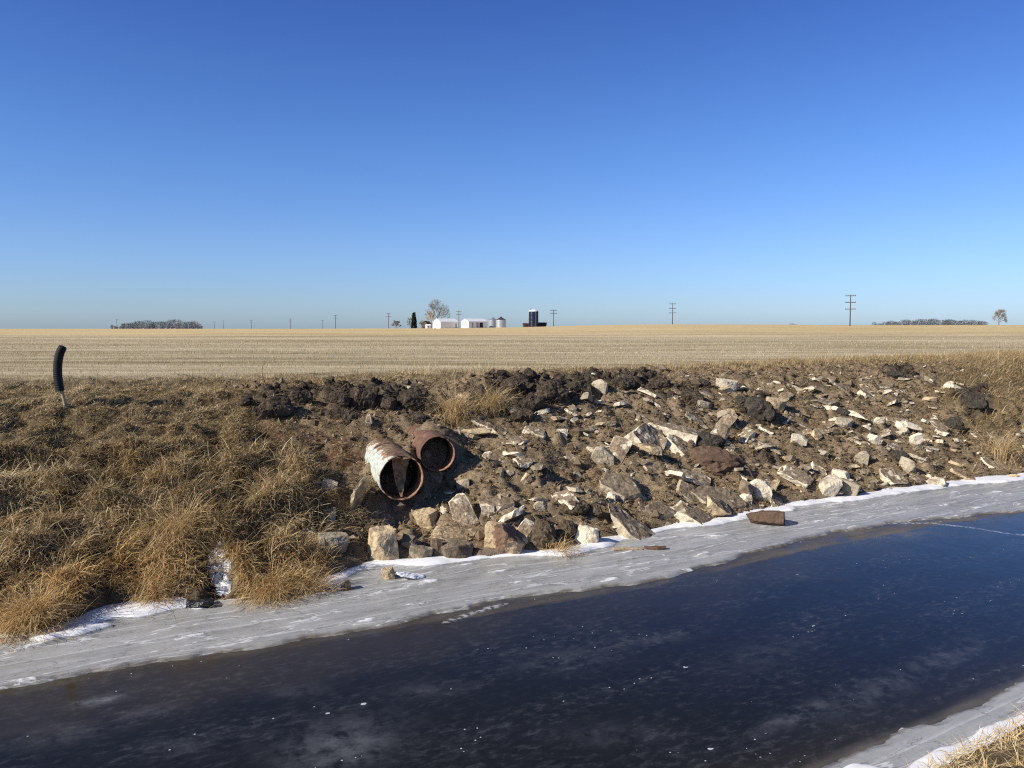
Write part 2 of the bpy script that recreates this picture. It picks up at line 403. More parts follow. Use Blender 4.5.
# ------------------------------------------------------------------ ice
FRAME = Matrix.Translation((P0[0], P0[1], 0)) @ Matrix.Rotation(TH, 4, 'Z')
def ice_material():
    m, nt, b = newmat('clear_black_ice')
    O = coords(nt); Ot = coords(nt, scale=(.35,1.5,1))
    f1 = noise_(nt, Ot, 1.1, 7, .68); f2 = noise_(nt, O, 3.2, 6, .7); f3 = noise_(nt, O, 14, 4, .6)
    frost = attr(nt, 'frost')
    cloud = mth(nt, 'MULTIPLY', mrange(nt, f1, .50, .74), mrange(nt, f2, .40, .66))
    fr = mth(nt, 'ADD', mth(nt, 'MULTIPLY', cloud, .10), mth(nt, 'MULTIPLY', frost, mrange(nt, f2, .35, .62)), clamp=True)
    # trapped bubbles and frost flowers: sparse flecks in drifts
    vo = nd(nt, 'ShaderNodeTexVoronoi', {'Vector': coords(nt, scale=(1,1.3,1)), 'Scale': 5.0, 'Randomness': 1.0})
    cell = nd(nt, 'ShaderNodeSeparateColor', {0: vo.outputs['Color']}).outputs
    rad = mth(nt, 'MULTIPLY', mrange(nt, cell[1], .3, 1.0), .17)
    spot = mth(nt, 'LESS_THAN', mth(nt, 'ADD', vo.outputs['Distance'], mth(nt, 'MULTIPLY', mth(nt, 'SUBTRACT', f3, .5), .18)), rad)
    keep = mth(nt, 'GREATER_THAN', mth(nt, 'ADD', cell[0], mth(nt, 'MULTIPLY', mrange(nt, f1, .50, .64), .30)), 1.02)
    spot = mth(nt, 'MULTIPLY', spot, keep)
    vo2 = nd(nt, 'ShaderNodeTexVoronoi', {'Vector': coords(nt), 'Scale': 16.0}); c2 = nd(nt, 'ShaderNodeSeparateColor', {0: vo2.outputs['Color']}).outputs
    sp2 = mth(nt, 'MULTIPLY', mth(nt, 'LESS_THAN', vo2.outputs['Distance'], .16), mth(nt, 'GREATER_THAN', mth(nt, 'ADD', c2[0], mth(nt, 'MULTIPLY', mrange(nt, f1, .50, .66), .34)), 1.05))
    spot = mth(nt, 'MAXIMUM', spot, sp2)
    scuff = noise_(nt, coords(nt, scale=(1.2,2.2,1)), 5, 8, .72)
    fr = mth(nt, 'ADD', fr, mth(nt, 'MULTIPLY', mrange(nt, scuff, .46, .74), mrange(nt, f1, .38, .62, .03, .25)), clamp=True)
    thin = attr(nt, 'thin'); bank_reflection = attr(nt, 'bank_reflection'); crack = attr(nt, 'crack')
    col = mix(nt, bank_reflection, (.0115,.0117,.0100), (.045,.036,.020))  # brown reflection of the bank painted into the ice colour
    col = mix(nt, mth(nt, 'MULTIPLY', thin, mrange(nt, noise_(nt, Ot, 4, 5), .3, .6, .55, 1)), col, (.135,.118,.092))
    col = mix(nt, fr, col, (.20,.21,.23))
    col = mix(nt, mth(nt, 'MAXIMUM', spot, mth(nt, 'MULTIPLY', crack, mth(nt, 'MULTIPLY', mrange(nt, f2, .38, .55), mrange(nt, f3, .42, .55)))), col, (.52,.54,.56))
    nt.links.new(col, b.inputs['Base Color'])
    rg = mth(nt, 'ADD', mrange(nt, f2, .35, .7, .06, .16), mth(nt, 'MULTIPLY', mth(nt, 'MAXIMUM', fr, thin), .35), clamp=True)
    nt.links.new(rg, b.inputs['Roughness']); b.inputs['IOR'].default_value = 1.31; b.inputs['Specular IOR Level'].default_value = .30; b.inputs['Specular Tint'].default_value = (1, .94, .80, 1)
    bump(nt, b, mth(nt, 'ADD', noise_(nt, O, 1.4, 3), mth(nt, 'MULTIPLY', f2, .3)), .10, .04)
    return m
def shelf_material():
    m, nt, b = newmat('white_shore_ice')
    O = coords(nt); Os = coords(nt, scale=(.28,1.9,1)); Of = coords(nt, scale=(.7,5,1))
    a = noise_(nt, Os, 1.5, 7, .65); c = noise_(nt, Of, 2.0, 5, .6); d = noise_(nt, O, 9, 5, .65)
    v = mth(nt, 'ADD', mth(nt, 'ADD', mth(nt, 'MULTIPLY', a, .55), mth(nt, 'MULTIPLY', c, .3)), mth(nt, 'MULTIPLY', d, .15))
    col = ramp(nt, v, [(.34,(.235,.235,.225)),(.46,(.325,.328,.318)),(.55,(.375,.38,.372)),(.68,(.50,.51,.51))])
    vein = mth(nt, 'LESS_THAN', mth(nt, 'ABSOLUTE', mth(nt, 'SUBTRACT', noise_(nt, Os, .9, 4, .55), .5)), .006)
    wv = nd(nt, 'ShaderNodeTexWave', {'Vector': coords(nt, scale=(.22,1,1)), 'Scale': .55, 'Distortion': 3.2, 'Detail': 4, 'Detail Scale': 1.3, 'Detail Roughness': .55}, bands_direction='Y', wave_profile='SAW').outputs['Fac']
    col = mix(nt, mth(nt, 'MULTIPLY', mrange(nt, wv, .55, .98), .26), col, (.245,.25,.235))
    col = mix(nt, mth(nt, 'MULTIPLY', mrange(nt, wv, .10, .0), .30), col, (.66,.67,.67))
    col = mix(nt, mth(nt, 'MULTIPLY', vein, .6), col, (.72,.73,.74))
    vein2 = mth(nt, 'LESS_THAN', mth(nt, 'ABSOLUTE', mth(nt, 'SUBTRACT', noise_(nt, coords(nt, scale=(.4,1.6,1)), 1.7, 5, .6), .47)), .006)
    col = mix(nt, mth(nt, 'MULTIPLY', vein2, .5), col, (.12,.11,.10))
    snow = attr(nt, 'snow'); rim = attr(nt, 'rim')
    col = mix(nt, mth(nt, 'MULTIPLY', rim, mrange(nt, c, .35, .6)), col, (.13,.115,.095))
    col = mix(nt, mrange(nt, mth(nt, 'ADD', snow, mth(nt, 'MULTIPLY', mth(nt, 'SUBTRACT', d, .5), .6)), .35, .6), col, (.80,.81,.83))
    nt.links.new(col, b.inputs['Base Color'])
    nt.links.new(mth(nt, 'ADD', mrange(nt, snow, .2, .6, .34, .75), mth(nt, 'MULTIPLY', mth(nt, 'SUBTRACT', d, .5), .3)), b.inputs['Roughness'])
    b.inputs['IOR'].default_value = 1.31
    bump(nt, b, mth(nt, 'ADD', mth(nt, 'MULTIPLY', a, 1.0), mth(nt, 'MULTIPLY', d, .35)), .35, .05)
    return m
ti = np.concatenate([np.arange(-40,-11,1.0), np.arange(-11, 19, .06), np.arange(19, 60, .8)]); si = np.arange(-10.6, .9, .06)
Ti, Si = np.meshgrid(ti, si); Xi, Yi = xy(Ti, Si); pxi, pyi = project(Xi, Yi, 0*Xi)
wob = .10*fbm(Ti*.9, Si*.9, 200, 4)
thin = sst(-.02, .06, Si+wob-f_thin(Ti))*np.interp(pxi, [0,380,450,700,860,1024], [.3,.3,.5,.45,1,1])*np.clip(.75+.7*fbm(Ti*1.1, Si*3, 205, 4), .15, 1.1)
thin = np.maximum(thin, .8*sst(.12, .0, np.abs(Si-f_nedge(Ti)-.02+wob*.4)))
bank_refl = sst(-2.0, -.05, Si-f_edge(Ti)+wob*3)*np.interp(pxi, [200,420,620,900], [1,.75,.45,.75])  # mask for the painted bank reflection, fading out from the shelf edge
bank_refl = np.maximum(bank_refl, sst(.8, 0, Si-f_nedge(Ti))*.4)
frost = np.zeros_like(Xi)
for cx, cy, rx, ry, rot, k in [(98,701,24,3.2,-.18,1.0),(340,745,62,24,-.2,.42),(300,690,30,9,-.1,.16),(560,660,60,12,-.1,.14),(640,640,50,8,-.1,.16),(800,714,45,8,-.45,.30),(880,690,70,14,-.42,.20),(940,660,50,12,-.4,.22),(760,655,60,16,-.3,.10),(420,690,50,10,-.1,.12),(60,735,60,12,-.1,.15),(200,745,70,12,-.1,.12),(610,735,60,12,0,.12),(905,535,30,4,-.05,.3),(150,712,30,5,-.2,.25),(500,600,50,3,-.18,.35)]:
    ux, uy = pxi-cx, pyi-cy; c_, s_ = math.cos(rot), math.sin(rot)
    frost = np.maximum(frost, k*np.exp(-(((ux*c_+uy*s_)/rx)**2+((-ux*s_+uy*c_)/ry)**2)*1.2))
crackline = [at_z(*p) for p in ((880,523),(930,523),(975,528),(1010,534),(1060,537),(1130,541))]
crack = sst(.055, .02, seg_dist(Xi, Yi, crackline)+.02*fbm(Ti*3, Si*3, 210, 3))
crackline = [at_z(*p) for p in ((445,622),(470,614),(492,607),(505,604))]
crack = np.maximum(crack, .8*sst(.07, .02, seg_dist(Xi, Yi, crackline)+.03*fbm(Ti*3, Si*3, 211, 3)))
im = np_mesh('river_ice', np.stack([Ti, Si, 0*Ti], -1).reshape(-1,3), grid_faces(len(si), len(ti)), dict(thin=thin, bank_reflection=bank_refl, frost=frost, crack=crack), smooth=True)
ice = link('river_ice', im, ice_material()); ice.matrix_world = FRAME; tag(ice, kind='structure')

M_shelf = shelf_material()
def shelf(name, inner, outer, snow_fn, sign, t0, t1):
    tv = np.arange(t0, t1, .05); u = np.linspace(0, 1, 64); U, Tv = np.meshgrid(u, tv)
    so = outer(tv); rag = .13*fbm(tv*.9, 0*tv, 220, 5)+.045*np.abs(fbm(tv*5, 0*tv, 221, 3))
    so = so+rag; sin_ = inner(tv)+sign*.55
    Sv = so[:,None]+(sin_-so)[:,None]*U
    dsh = (Sv-inner(tv)[:,None])*sign            # >0 under the bank
    X, Y = xy(Tv, Sv); pxs, pys = project(X, Y, 0*X)
    nz = fbm(Tv*.8, Sv*1.6, 230, 4)
    wn = snow_fn(pxs)*np.where(pxs > 230, .62, 1.0)
    snow = sst(-.08, .08, wn*(1+.9*nz)+dsh)*(wn > .03)
    snow = np.maximum(snow, .5*sst(.62, .85, fbm(Tv*.9, Sv*3.6, 235, 4)+.1))
    rim = sst(.13, .02, np.abs(Sv-so[:,None]))
    Z = .012+.028*sst(0, .12, np.abs(Sv-so[:,None]))+.010*fbm(Tv*.7, Sv*2.5, 240, 4)+.055*snow*(1+.5*nz)*sst(.0,.2,np.abs(Sv-so[:,None]))
    Z[:,0] = -.012
    me = np_mesh(name, np.stack([Tv, Sv, Z], -1).reshape(-1,3), grid_faces(len(tv), 64)[:, ::-1] if sign > 0 else grid_faces(len(tv), 64), dict(snow=snow, rim=rim), smooth=True)
    o = link(name, me, M_shelf); o.matrix_world = FRAME; tag(o, kind='structure'); return o
snow_far = lambda p: np.interp(p, [0,60,85,110,150,180,195,205,285,305,330,350,365,385,420,470,520,560,600,640,700,740,800,850,950,1000,1100],[.10,.22,.42,.55,.55,.45,.3,0,0,.15,.40,.25,.05,.25,.38,.34,.30,.30,.34,.20,.30,.42,.38,.42,.50,.55,.5])
shelf('shore_ice', f_shore, f_edge, snow_far, 1, -14, 24)
shelf('shore_ice.001', f_near, f_nedge, lambda p: np.interp(p, [800,860,905,940,1024],[.30,.34,.06,.10,.05]), -1, -16, 12)
print('ice', time.time()-T00)

# ------------------------------------------------------------------ grass blades
def blades(name, root, az, elev, length, width, droop, tint, gold, mat, seg=3, twist=.5):
    N = len(root); root = np.asarray(root, float)
    p = root.copy(); V = np.empty((N, seg+1, 2, 3)); roll = RNG.uniform(-1.2, 1.2, N); a = az.copy(); e = elev.copy()
    tap = np.linspace(1, .14, seg+1)**.8
    for k in range(seg+1):
        sx, sy = -np.sin(a+roll*.6), np.cos(a+roll*.6); w = width*tap[k]*.5
        side = np.stack([sx*w, sy*w, roll*w*.35], -1)
        V[:,k,0] = p-side; V[:,k,1] = p+side
        step = (length/seg)[:,None]*np.stack([np.cos(e)*np.cos(a), np.cos(e)*np.sin(a), np.sin(e)], -1)
        p = p+step; e = e-droop/seg; a = a+RNG.normal(0, twist/seg, N)
    n = (seg+1)*2; base = np.arange(N)[:,None]*n
    Q = np.concatenate([np.stack([base[:,0]+2*k, base[:,0]+2*k+1, base[:,0]+2*k+3, base[:,0]+2*k+2], -1) for k in range(seg)])
    return np_mesh(name, V.reshape(-1,3), Q, dict(tint=np.repeat(np.clip(tint,0,1), n), gold=np.repeat(np.clip(gold,0,1), n)))
def frame_pts(n, t0, t1, s0, s1):
    t = RNG.uniform(t0, t1, n); s = RNG.uniform(s0, s1, n); return xy(t, s)
AZ_DOWN = math.atan2(-CT, ST)     # downslope heading towards the water
def clump_blades(cx, cy, n_per, rad, lmin, lmax, elo, ehi, dlo, dhi, azs, tint_c, gold_c, wlo=.006, whi=.014):
    N = len(cx)*n_per; ci = np.repeat(np.arange(len(cx)), n_per)
    th = RNG.uniform(0, 2*np.pi, N); rr = np.abs(RNG.normal(0, 1, N))*np.repeat(rad, n_per)
    x = cx[ci]+rr*np.cos(th); y = cy[ci]+rr*np.sin(th); zz = height(x, y)-.02
    az = AZ_DOWN+RNG.normal(0, azs, N)+np.repeat(RNG.normal(0, .5, len(cx)), n_per)
    az = np.where(RNG.random(N) < .35, th, az)
    sc = np.repeat(RNG.uniform(.65, 1.25, len(cx)), n_per)
    L = RNG.uniform(lmin, lmax, N)*sc
    return (np.stack([x,y,zz],-1), az, RNG.uniform(elo, ehi, N), L, RNG.uniform(wlo, whi, N), RNG.uniform(dlo, dhi, N), tint_c[ci]+RNG.normal(0, .20, N), gold_c[ci]*RNG.uniform(.5,1,N))
def cat(*parts): return [np.concatenate(q) for q in zip(*parts)]

# left bank: long matted grass lying down the slope in tussocks
x, y = frame_pts(5200, -11, 3.0, .05, 8.5)
z_, t_, s_, sp_, px_, py_, g_, b_, f_, nb_, gd_ = height(x, y, True)
k = (g_ > RNG.uniform(.25, .8, len(x))) & (b_ < .4) & (f_ < .3) & (px_ > -140) & (px_ < 420) & (billow(t_*1.2, s_*1.2, 80, 3) > RNG.uniform(-.55,.22,len(x)))
x, y, sp_, px_, py_ = x[k], y[k], sp_[k], px_[k], py_[k]
tn = fbm(x*.7, y*.7, 300, 3)
gold = np.clip(sst(1.5, .2, sp_)*.75+.6*sst(.25,.6,fbm(x*.9,y*.9,310,2)), 0, .9)*np.where(py_ > 470, 1, .35)
low = sst(6.6, 5.2, sp_)
tall = np.where(sp_ > 5.5, .5, 1.0)
A = clump_blades(x, y, 58, .09+.06*low, .17, .53, R(18), R(80), R(40), R(130), .75, .52+.30*tn+.10*(1-low), gold, .005, .020)
short = np.repeat(np.interp(sp_, [.1,.7,3.2,4.4], [.6,1,1,.26]), 58); A = list(A); A[3] = A[3]*short
x, y = frame_pts(90000, -11, 3.2, .02, 8.8)
z_, t_, s_, sp_, px_, py_, g_, b_, f_, nb_, gd_ = height(x, y, True)
k = (g_ > RNG.uniform(.1, .9, len(x))) & (b_ < .5) & (f_ < .5) & (px_ > -140) & (px_ < 420) & ((billow(t_*1.2, s_*1.2, 80, 3) > RNG.uniform(-.6,.1,len(x))) | (sp_ > 4.5))
x, y, z_, sp_ = x[k], y[k], z_[k], sp_[k]; N = len(x)
Bm = (np.stack([x,y,z_-.01],-1), AZ_DOWN+RNG.normal(0,1.1,N), RNG.uniform(R(8),R(55),N), RNG.uniform(.10,.30,N)*np.interp(sp_,[3.4,4.6],[1,.42]), RNG.uniform(.007,.014,N), RNG.uniform(R(10),R(80),N), .42+.25*fbm(x*.8,y*.8,301,3)+RNG.normal(0,.2,N), .3*sst(1.2,.2,sp_)+0*x)
AB = cat(A, Bm); keep = (seg_dist(AB[0][:,0]-.06, AB[0][:,1]+.04, gully) > .24)
bx, by = xy(*[np.array([v]) for v in ts(*at_z(130,615).xy)]); tb_, sb_ = ts(AB[0][:,0], AB[0][:,1]); pb_ = project(AB[0][:,0], AB[0][:,1], AB[0][:,2])[0]
keep &= ~((pb_ > 78) & (pb_ < 200) & (sb_-f_shore(tb_) < .28))
AB = [q[keep] for q in AB]; print('left grass', len(AB[0]))
o = link('dead_grass', blades('dead_grass', *AB, M_grass), M_grass); tag(o, 'matted dead brown grass covering the bank and its top', 'grass', kind='stuff')

# grass strip along the top of the bank, the grassy end of the bank, sparse straw on the dirt, near bank
parts = []
x, y = frame_pts(130000, -10, 38, 5.6, 15); z_, t_, s_, sp_, px_, py_, g_, b_, f_, nb_, gd_ = height(x, y, True)
dens = np.clip(g_*1.1, 0, 1)*sst(13.0, 8.6, sp_+.9*fbm(x*.5,y*.5,320,2)-np.interp(px_,[0,200,420,600,1024],[2.4,1.5,.3,0,1.6]))*(.5+.5*sst(-.3,.3,fbm(x*.8,y*.8,322,3)))
k = (dens > RNG.random(len(x))) & (px_ > -40) & (px_ < 1070) & (b_ < .5)
x, y, z_, sp_, px_ = x[k], y[k], z_[k], sp_[k], px_[k]; N = len(x)
tallness = np.interp(px_, [0,640,760,1024], [.75,.8,1.15,1.35])*(1+.5*fbm(x*.6,y*.6,321,2))
parts.append((np.stack([x,y,z_-.01],-1), RNG.uniform(-np.pi,np.pi,N), RNG.uniform(R(45),R(88),N), RNG.uniform(.08,.24,N)*tallness*np.interp(px_,[0,200,420],[.6,.65,1])*np.interp(sp_,[7,9],[.6,1]), RNG.uniform(.007,.014,N), RNG.uniform(R(10),R(70),N), .40+.2*fbm(x*.5,y*.5,323,3)+RNG.normal(0,.18,N), np.interp(px_,[500,900],[.12,.3])*RNG.random(N)))
x, y = frame_pts(52000, 6, 34, .1, 8.2); z_, t_, s_, sp_, px_, py_, g_, b_, f_, nb_, gd_ = height(x, y, True)
k = (g_*(sp_ < 7.2) > RNG.uniform(.15,1,len(x))) & (px_ > 880) & (px_ < 1080) & (b_ < .4)
x, y, z_ = x[k], y[k], z_[k]; N = len(x)
parts.append((np.stack([x,y,z_-.01],-1), AZ_DOWN+RNG.normal(0,1,N), RNG.uniform(R(20),R(75),N), RNG.uniform(.15,.5,N), RNG.uniform(.008,.016,N), RNG.uniform(R(20),R(100),N), .42+.25*fbm(x*.7,y*.7,331,3)+RNG.normal(0,.18,N), .2*RNG.random(N)))
x, y = frame_pts(210000, -5, 34, .05, 8.0); z_, t_, s_, sp_, px_, py_, g_, b_, f_, nb_, gd_ = height(x, y, True)
k = (np.clip(.36+.65*sst(-.1,.5,fbm(x*.9,y*.9,340,3))+np.interp(px_,[230,330,400],[.9,.7,0])*sst(1.2,2,sp_),0,1)*(1-b_*.4) > RNG.random(len(x))) & (px_ > 200) & (px_ < 1060)
x, y, z_, px_ = x[k], y[k], z_[k], px_[k]; N = len(x)
parts.append((np.stack([x,y,z_+.004],-1), AZ_DOWN+RNG.normal(0,1.3,N), RNG.uniform(R(-8),R(40),N), RNG.uniform(.06,.24,N), RNG.uniform(.005,.011,N), RNG.uniform(R(0),R(60),N), .42+RNG.normal(0,.22,N), .35*RNG.random(N)))
AB = cat(*parts); print('other grass', len(AB[0]))
o = link('dead_grass', blades('dead_grass', *AB, M_grass), M_grass); tag(o, 'thin dry grass and straw along the bank top and over the dirt', 'grass', kind='stuff')
x, y = frame_pts(60000, -4, 9, -12.6, -7.0); z_, t_, s_, sp_, px_, py_, g_, b_, f_, nb_, gd_ = height(x, y, True)
k = (f_near(t_)-s_ > .03) & (px_ > 850) & (px_ < 1250) & (py_ > 640) & (np.hypot(x, y) > 4.0)
x, y, z_ = x[k], y[k], z_[k]; N = len(x)
o = link('dead_grass', blades('dead_grass', np.stack([x,y,z_-.01],-1), -AZ_DOWN+RNG.normal(0,1.6,N)*1.5, RNG.uniform(R(5),R(50),N), RNG.uniform(.06,.26,N), RNG.uniform(.004,.009,N), RNG.uniform(R(5),R(90),N), .72+RNG.normal(0,.16,N), .45*RNG.random(N), M_grass), M_grass); tag(o, 'short golden dead grass on the near bank beside the ice', 'grass', kind='stuff')
# field stubble in rows
n = 150000; yy = 18+RNG.random(n)**2.2*135; xx = (RNG.random(n)*2-1)*(yy*.72+3)
rowdir = R(4); rs = .76
v = -xx*math.sin(rowdir)+yy*math.cos(rowdir); u_ = xx*math.cos(rowdir)+yy*math.sin(rowdir)
v = np.round(v/rs)*rs+RNG.normal(0,.06,n); xx = u_*math.cos(rowdir)-v*math.sin(rowdir); yy = u_*math.sin(rowdir)+v*math.cos(rowdir)
z_, t_, s_, sp_, px_, py_, g_, b_, f_, nb_, gd_ = height(xx, yy, True)
k = (f_ > RNG.uniform(.1,.8,n)) & (RNG.random(n) < sst(150, 40, yy)) & (fbm(xx*.06, yy*.5, 350, 3)+RNG.normal(0,.3,n) > -.15); xx, yy, z_ = xx[k], yy[k], z_[k]; N = len(xx); sc = np.clip(yy/25, 1, 3)
o = link('crop_stubble', blades('crop_stubble', np.stack([xx,yy,z_-.01],-1), RNG.uniform(-np.pi,np.pi,N), RNG.uniform(R(40),R(90),N), RNG.uniform(.05,.15,N), RNG.uniform(.008,.014,N)*sc, RNG.uniform(0,R(30),N), .5+.3*fbm(xx*.05,yy*.4,351,3)+RNG.normal(0,.2,N), .1*RNG.random(N), M_stub, seg=1), M_stub); tag(o, 'pale cut crop stubble standing in rows over the field', 'stubble', kind='stuff')
# dark weed stems and the reddish weeds left of the pipes
x, y = frame_pts(9000, -10, 6, .3, 7.8); z_, t_, s_, sp_, px_, py_, g_, b_, f_, nb_, gd_ = height(x, y, True)
rd = np.exp(-(((px_-285)/42)**2+((py_-450)/22)**2))+.45*np.exp(-(((px_-240)/70)**2+((py_-490)/45)**2))+.3*np.exp(-(((px_-120)/80)**2+((py_-450)/25)**2))+np.exp(-(((px_-345)/20)**2+((py_-452)/14)**2))
k = (.10*(g_ > .4)+rd*1.2 > RNG.random(len(x))) & (b_ < .5) & (px_ > -40); x, y, z_, rd = x[k], y[k], z_[k], rd[k]; N = len(x)
o = link('dead_weeds', blades('dead_weeds', np.stack([x,y,z_],-1), RNG.uniform(-np.pi,np.pi,N), RNG.uniform(R(30),R(85),N), RNG.uniform(.2,.6,N)*np.where(rd>.2,.6,1), RNG.uniform(.005,.010,N), RNG.uniform(0,R(60),N), RNG.random(N), np.clip(rd*1.3,0,1)*RNG.uniform(.4,1,N), M_weed), M_weed); tag(o, 'dark and reddish dead weed stems standing in the bank grass', 'weeds', kind='stuff')
print('grass', time.time()-T00)

# golden tufts: things of their own
def tuft(px, py, w, h, n, label, gold=.7, name='grass_tuft', lean=.9):
    c = hit(px, py+h*.35); d = c.y; rw = w*d/F*.5; hh = h*d/F
    th = RNG.uniform(0,2*np.pi,n); rr = np.abs(RNG.normal(0,.5,n))*rw
    x = c.x+rr*np.cos(th); y = c.y+rr*np.sin(th); zz = height(x, y)-.02
    az = np.where(RNG.random(n) < .6, AZ_DOWN+RNG.normal(0,lean,n), th)
    me = blades(name, np.stack([x-c.x,y-c.y,zz-c.z],-1), az, RNG.uniform(R(40),R(88),n), RNG.uniform(.7,1.5,n)*hh, RNG.uniform(.006,.013,n), RNG.uniform(R(50),R(150),n), .62+RNG.normal(0,.2,n), gold*RNG.uniform(.3,1,n), M_grass)
    o = link(name, me, M_grass); o.location = c; return tag(o, label, 'grass tuft', 'golden grass tufts')
tuft(36,610,62,36,900,'big golden grass tuft overhanging the ice at the far left waterline')
tuft(14,622,40,30,450,'pale golden tuft at the waterline, left of the biggest tuft')
tuft(455,405,38,34,500,'bigger of two golden grass tufts on the bank top',.45)
tuft(492,400,26,30,380,'smaller of two golden grass tufts on the bank top',.45)
tuft(562,552,36,20,500,'bright golden tuft at the ice edge below the grey dirt lumps')
tuft(272,590,66,32,1000,'wide orange gold grass mat between the frozen seep and the rubble')
tuft(310,585,50,30,600,'orange gold grass mat above the snow patch beside the stone sticking out')
tuft(155,590,50,30,500,'golden tuft just above the longest snow patch on the bank foot',.6)
tuft(178,528,50,42,600,'tall tan grass hump above the frozen seep',.5)
tuft(1003,445,34,28,350,'pale tuft of grass above the last white stones by the bend of the ice',.35)
tuft(50,468,34,16,260,'pale golden grass patch on the upper bank below the bent black post',.45)

# ------------------------------------------------------------------ rocks
def hull_mesh(dims, seed, style, detail=3):
    rnd = random.Random(seed); bm = bmesh.new(); bmesh.ops.create_cube(bm, size=1)
    def cut(co, no):
        bmesh.ops.bisect_plane(bm, geom=bm.verts[:]+bm.edges[:]+bm.faces[:], dist=1e-5, plane_co=co, plane_no=no, clear_outer=True)
        ed = [e for e in bm.edges if e.is_boundary]
        if ed: bmesh.ops.edgenet_fill(bm, edges=ed)
    if style in ('slab', 'up'):
        a0 = rnd.uniform(0, 6.28)
        for k in range(rnd.randint(4, 6)):
            a = a0+k*6.28/5+rnd.uniform(-.5, .5); no = Vector((math.cos(a), math.sin(a), rnd.uniform(-.35, .45))).normalized()
            cut(no*rnd.uniform(.30, .47), no)
        for k in range(2):
            no = Vector((rnd.uniform(-.45,.45), rnd.uniform(-.45,.45), rnd.choice((-1,1)))).normalized(); cut(no*rnd.uniform(.36,.48), no)
    else:
        for k in range(rnd.randint(8, 10)):
            no = Vector((rnd.gauss(0,1), rnd.gauss(0,1), rnd.gauss(0,1))).normalized(); cut(no*rnd.uniform(.36, .52), no)
    bmesh.ops.remove_doubles(bm, verts=bm.verts, dist=1e-4)
    for v in bm.verts: v.co = Vector((v.co.x*dims[0], v.co.y*dims[1], v.co.z*dims[2]))
    xs = [[v.co[i] for v in bm.verts] for i in range(3)]     # restore the wanted extents after cutting
    for i in range(3):
        lo, hi = min(xs[i]), max(xs[i]); k = dims[i]/max(hi-lo, 1e-4); mid = (lo+hi)/2
        for v in bm.verts: v.co[i] = (v.co[i]-mid)*k
    bmesh.ops.recalc_face_normals(bm, faces=bm.faces)
    m = min(dims)
    try: bmesh.ops.bevel(bm, geom=bm.edges[:], offset=m*.03, segments=1, affect='EDGES', profile=.5)
    except Exception: pass
    br = {}
    bmesh.ops.triangulate(bm, faces=bm.faces)
    for k in range(detail):
        L = max(dims)/(3.5*(k+1))
        ed = [e for e in bm.edges if e.calc_length() > L]
        if ed: bmesh.ops.subdivide_edges(bm, edges=ed, cuts=1, use_grid_fill=False); bmesh.ops.triangulate(bm, faces=[f for f in bm.faces if len(f.verts) > 3])
    off = Vector((seed*3.7%91, seed*1.3%57, seed*.7%33)); D = sum(dims)/3; bm.normal_update()
    for v in bm.verts:
        q = v.co/D
        d = mn.noise(q*2.2+off)*.04+mn.noise(q*6+off)*(.058 if style == 'slab' else .036)+mn.noise(q*13+off)*.026
        v.co += v.normal*d*D*(.75 if style != 'lump' else 1.6)
    bm.normal_update()
    me = bpy.data.meshes.new('rock'); thin_axis = 1 if style == 'up' else 2
    bv = []
    for v in bm.verts:
        br_ = 0.0
        if style in ('slab', 'up'):
            br_ = sum(1.0 for f in v.link_faces if abs(f.normal[thin_axis]) < .72)/max(1, len(v.link_faces))
        else: br_ = .62
        bv.append(br_)
    bm.to_mesh(me); bm.free()
    at = me.attributes.new('broken', 'FLOAT', 'POINT'); at.data.foreach_set('value', bv)
    me.polygons.foreach_set('use_smooth', [False]*len(me.polygons)); return me
def smooth_lump(dims, seed, sub=3, amp=1.0):
    bm = bmesh.new(); bmesh.ops.create_icosphere(bm, subdivisions=sub, radius=.5); off = Vector((seed*2.1%77, seed*.9%41, seed*1.7%63))
    for v in bm.verts:
        q = v.co*1.0
        d = mn.noise(q*2.6+off)*.36+abs(mn.noise(q*6+off))*.30+mn.noise(q*13+off)*.15+mn.noise(q*27+off)*.07
        v.co *= 1+d*amp
    for v in bm.verts: v.co = Vector((v.co.x*dims[0], v.co.y*dims[1], v.co.z*dims[2]))
    me = bpy.data.meshes.new('clod'); bm.to_mesh(me); bm.free(); return me
RC = [0]
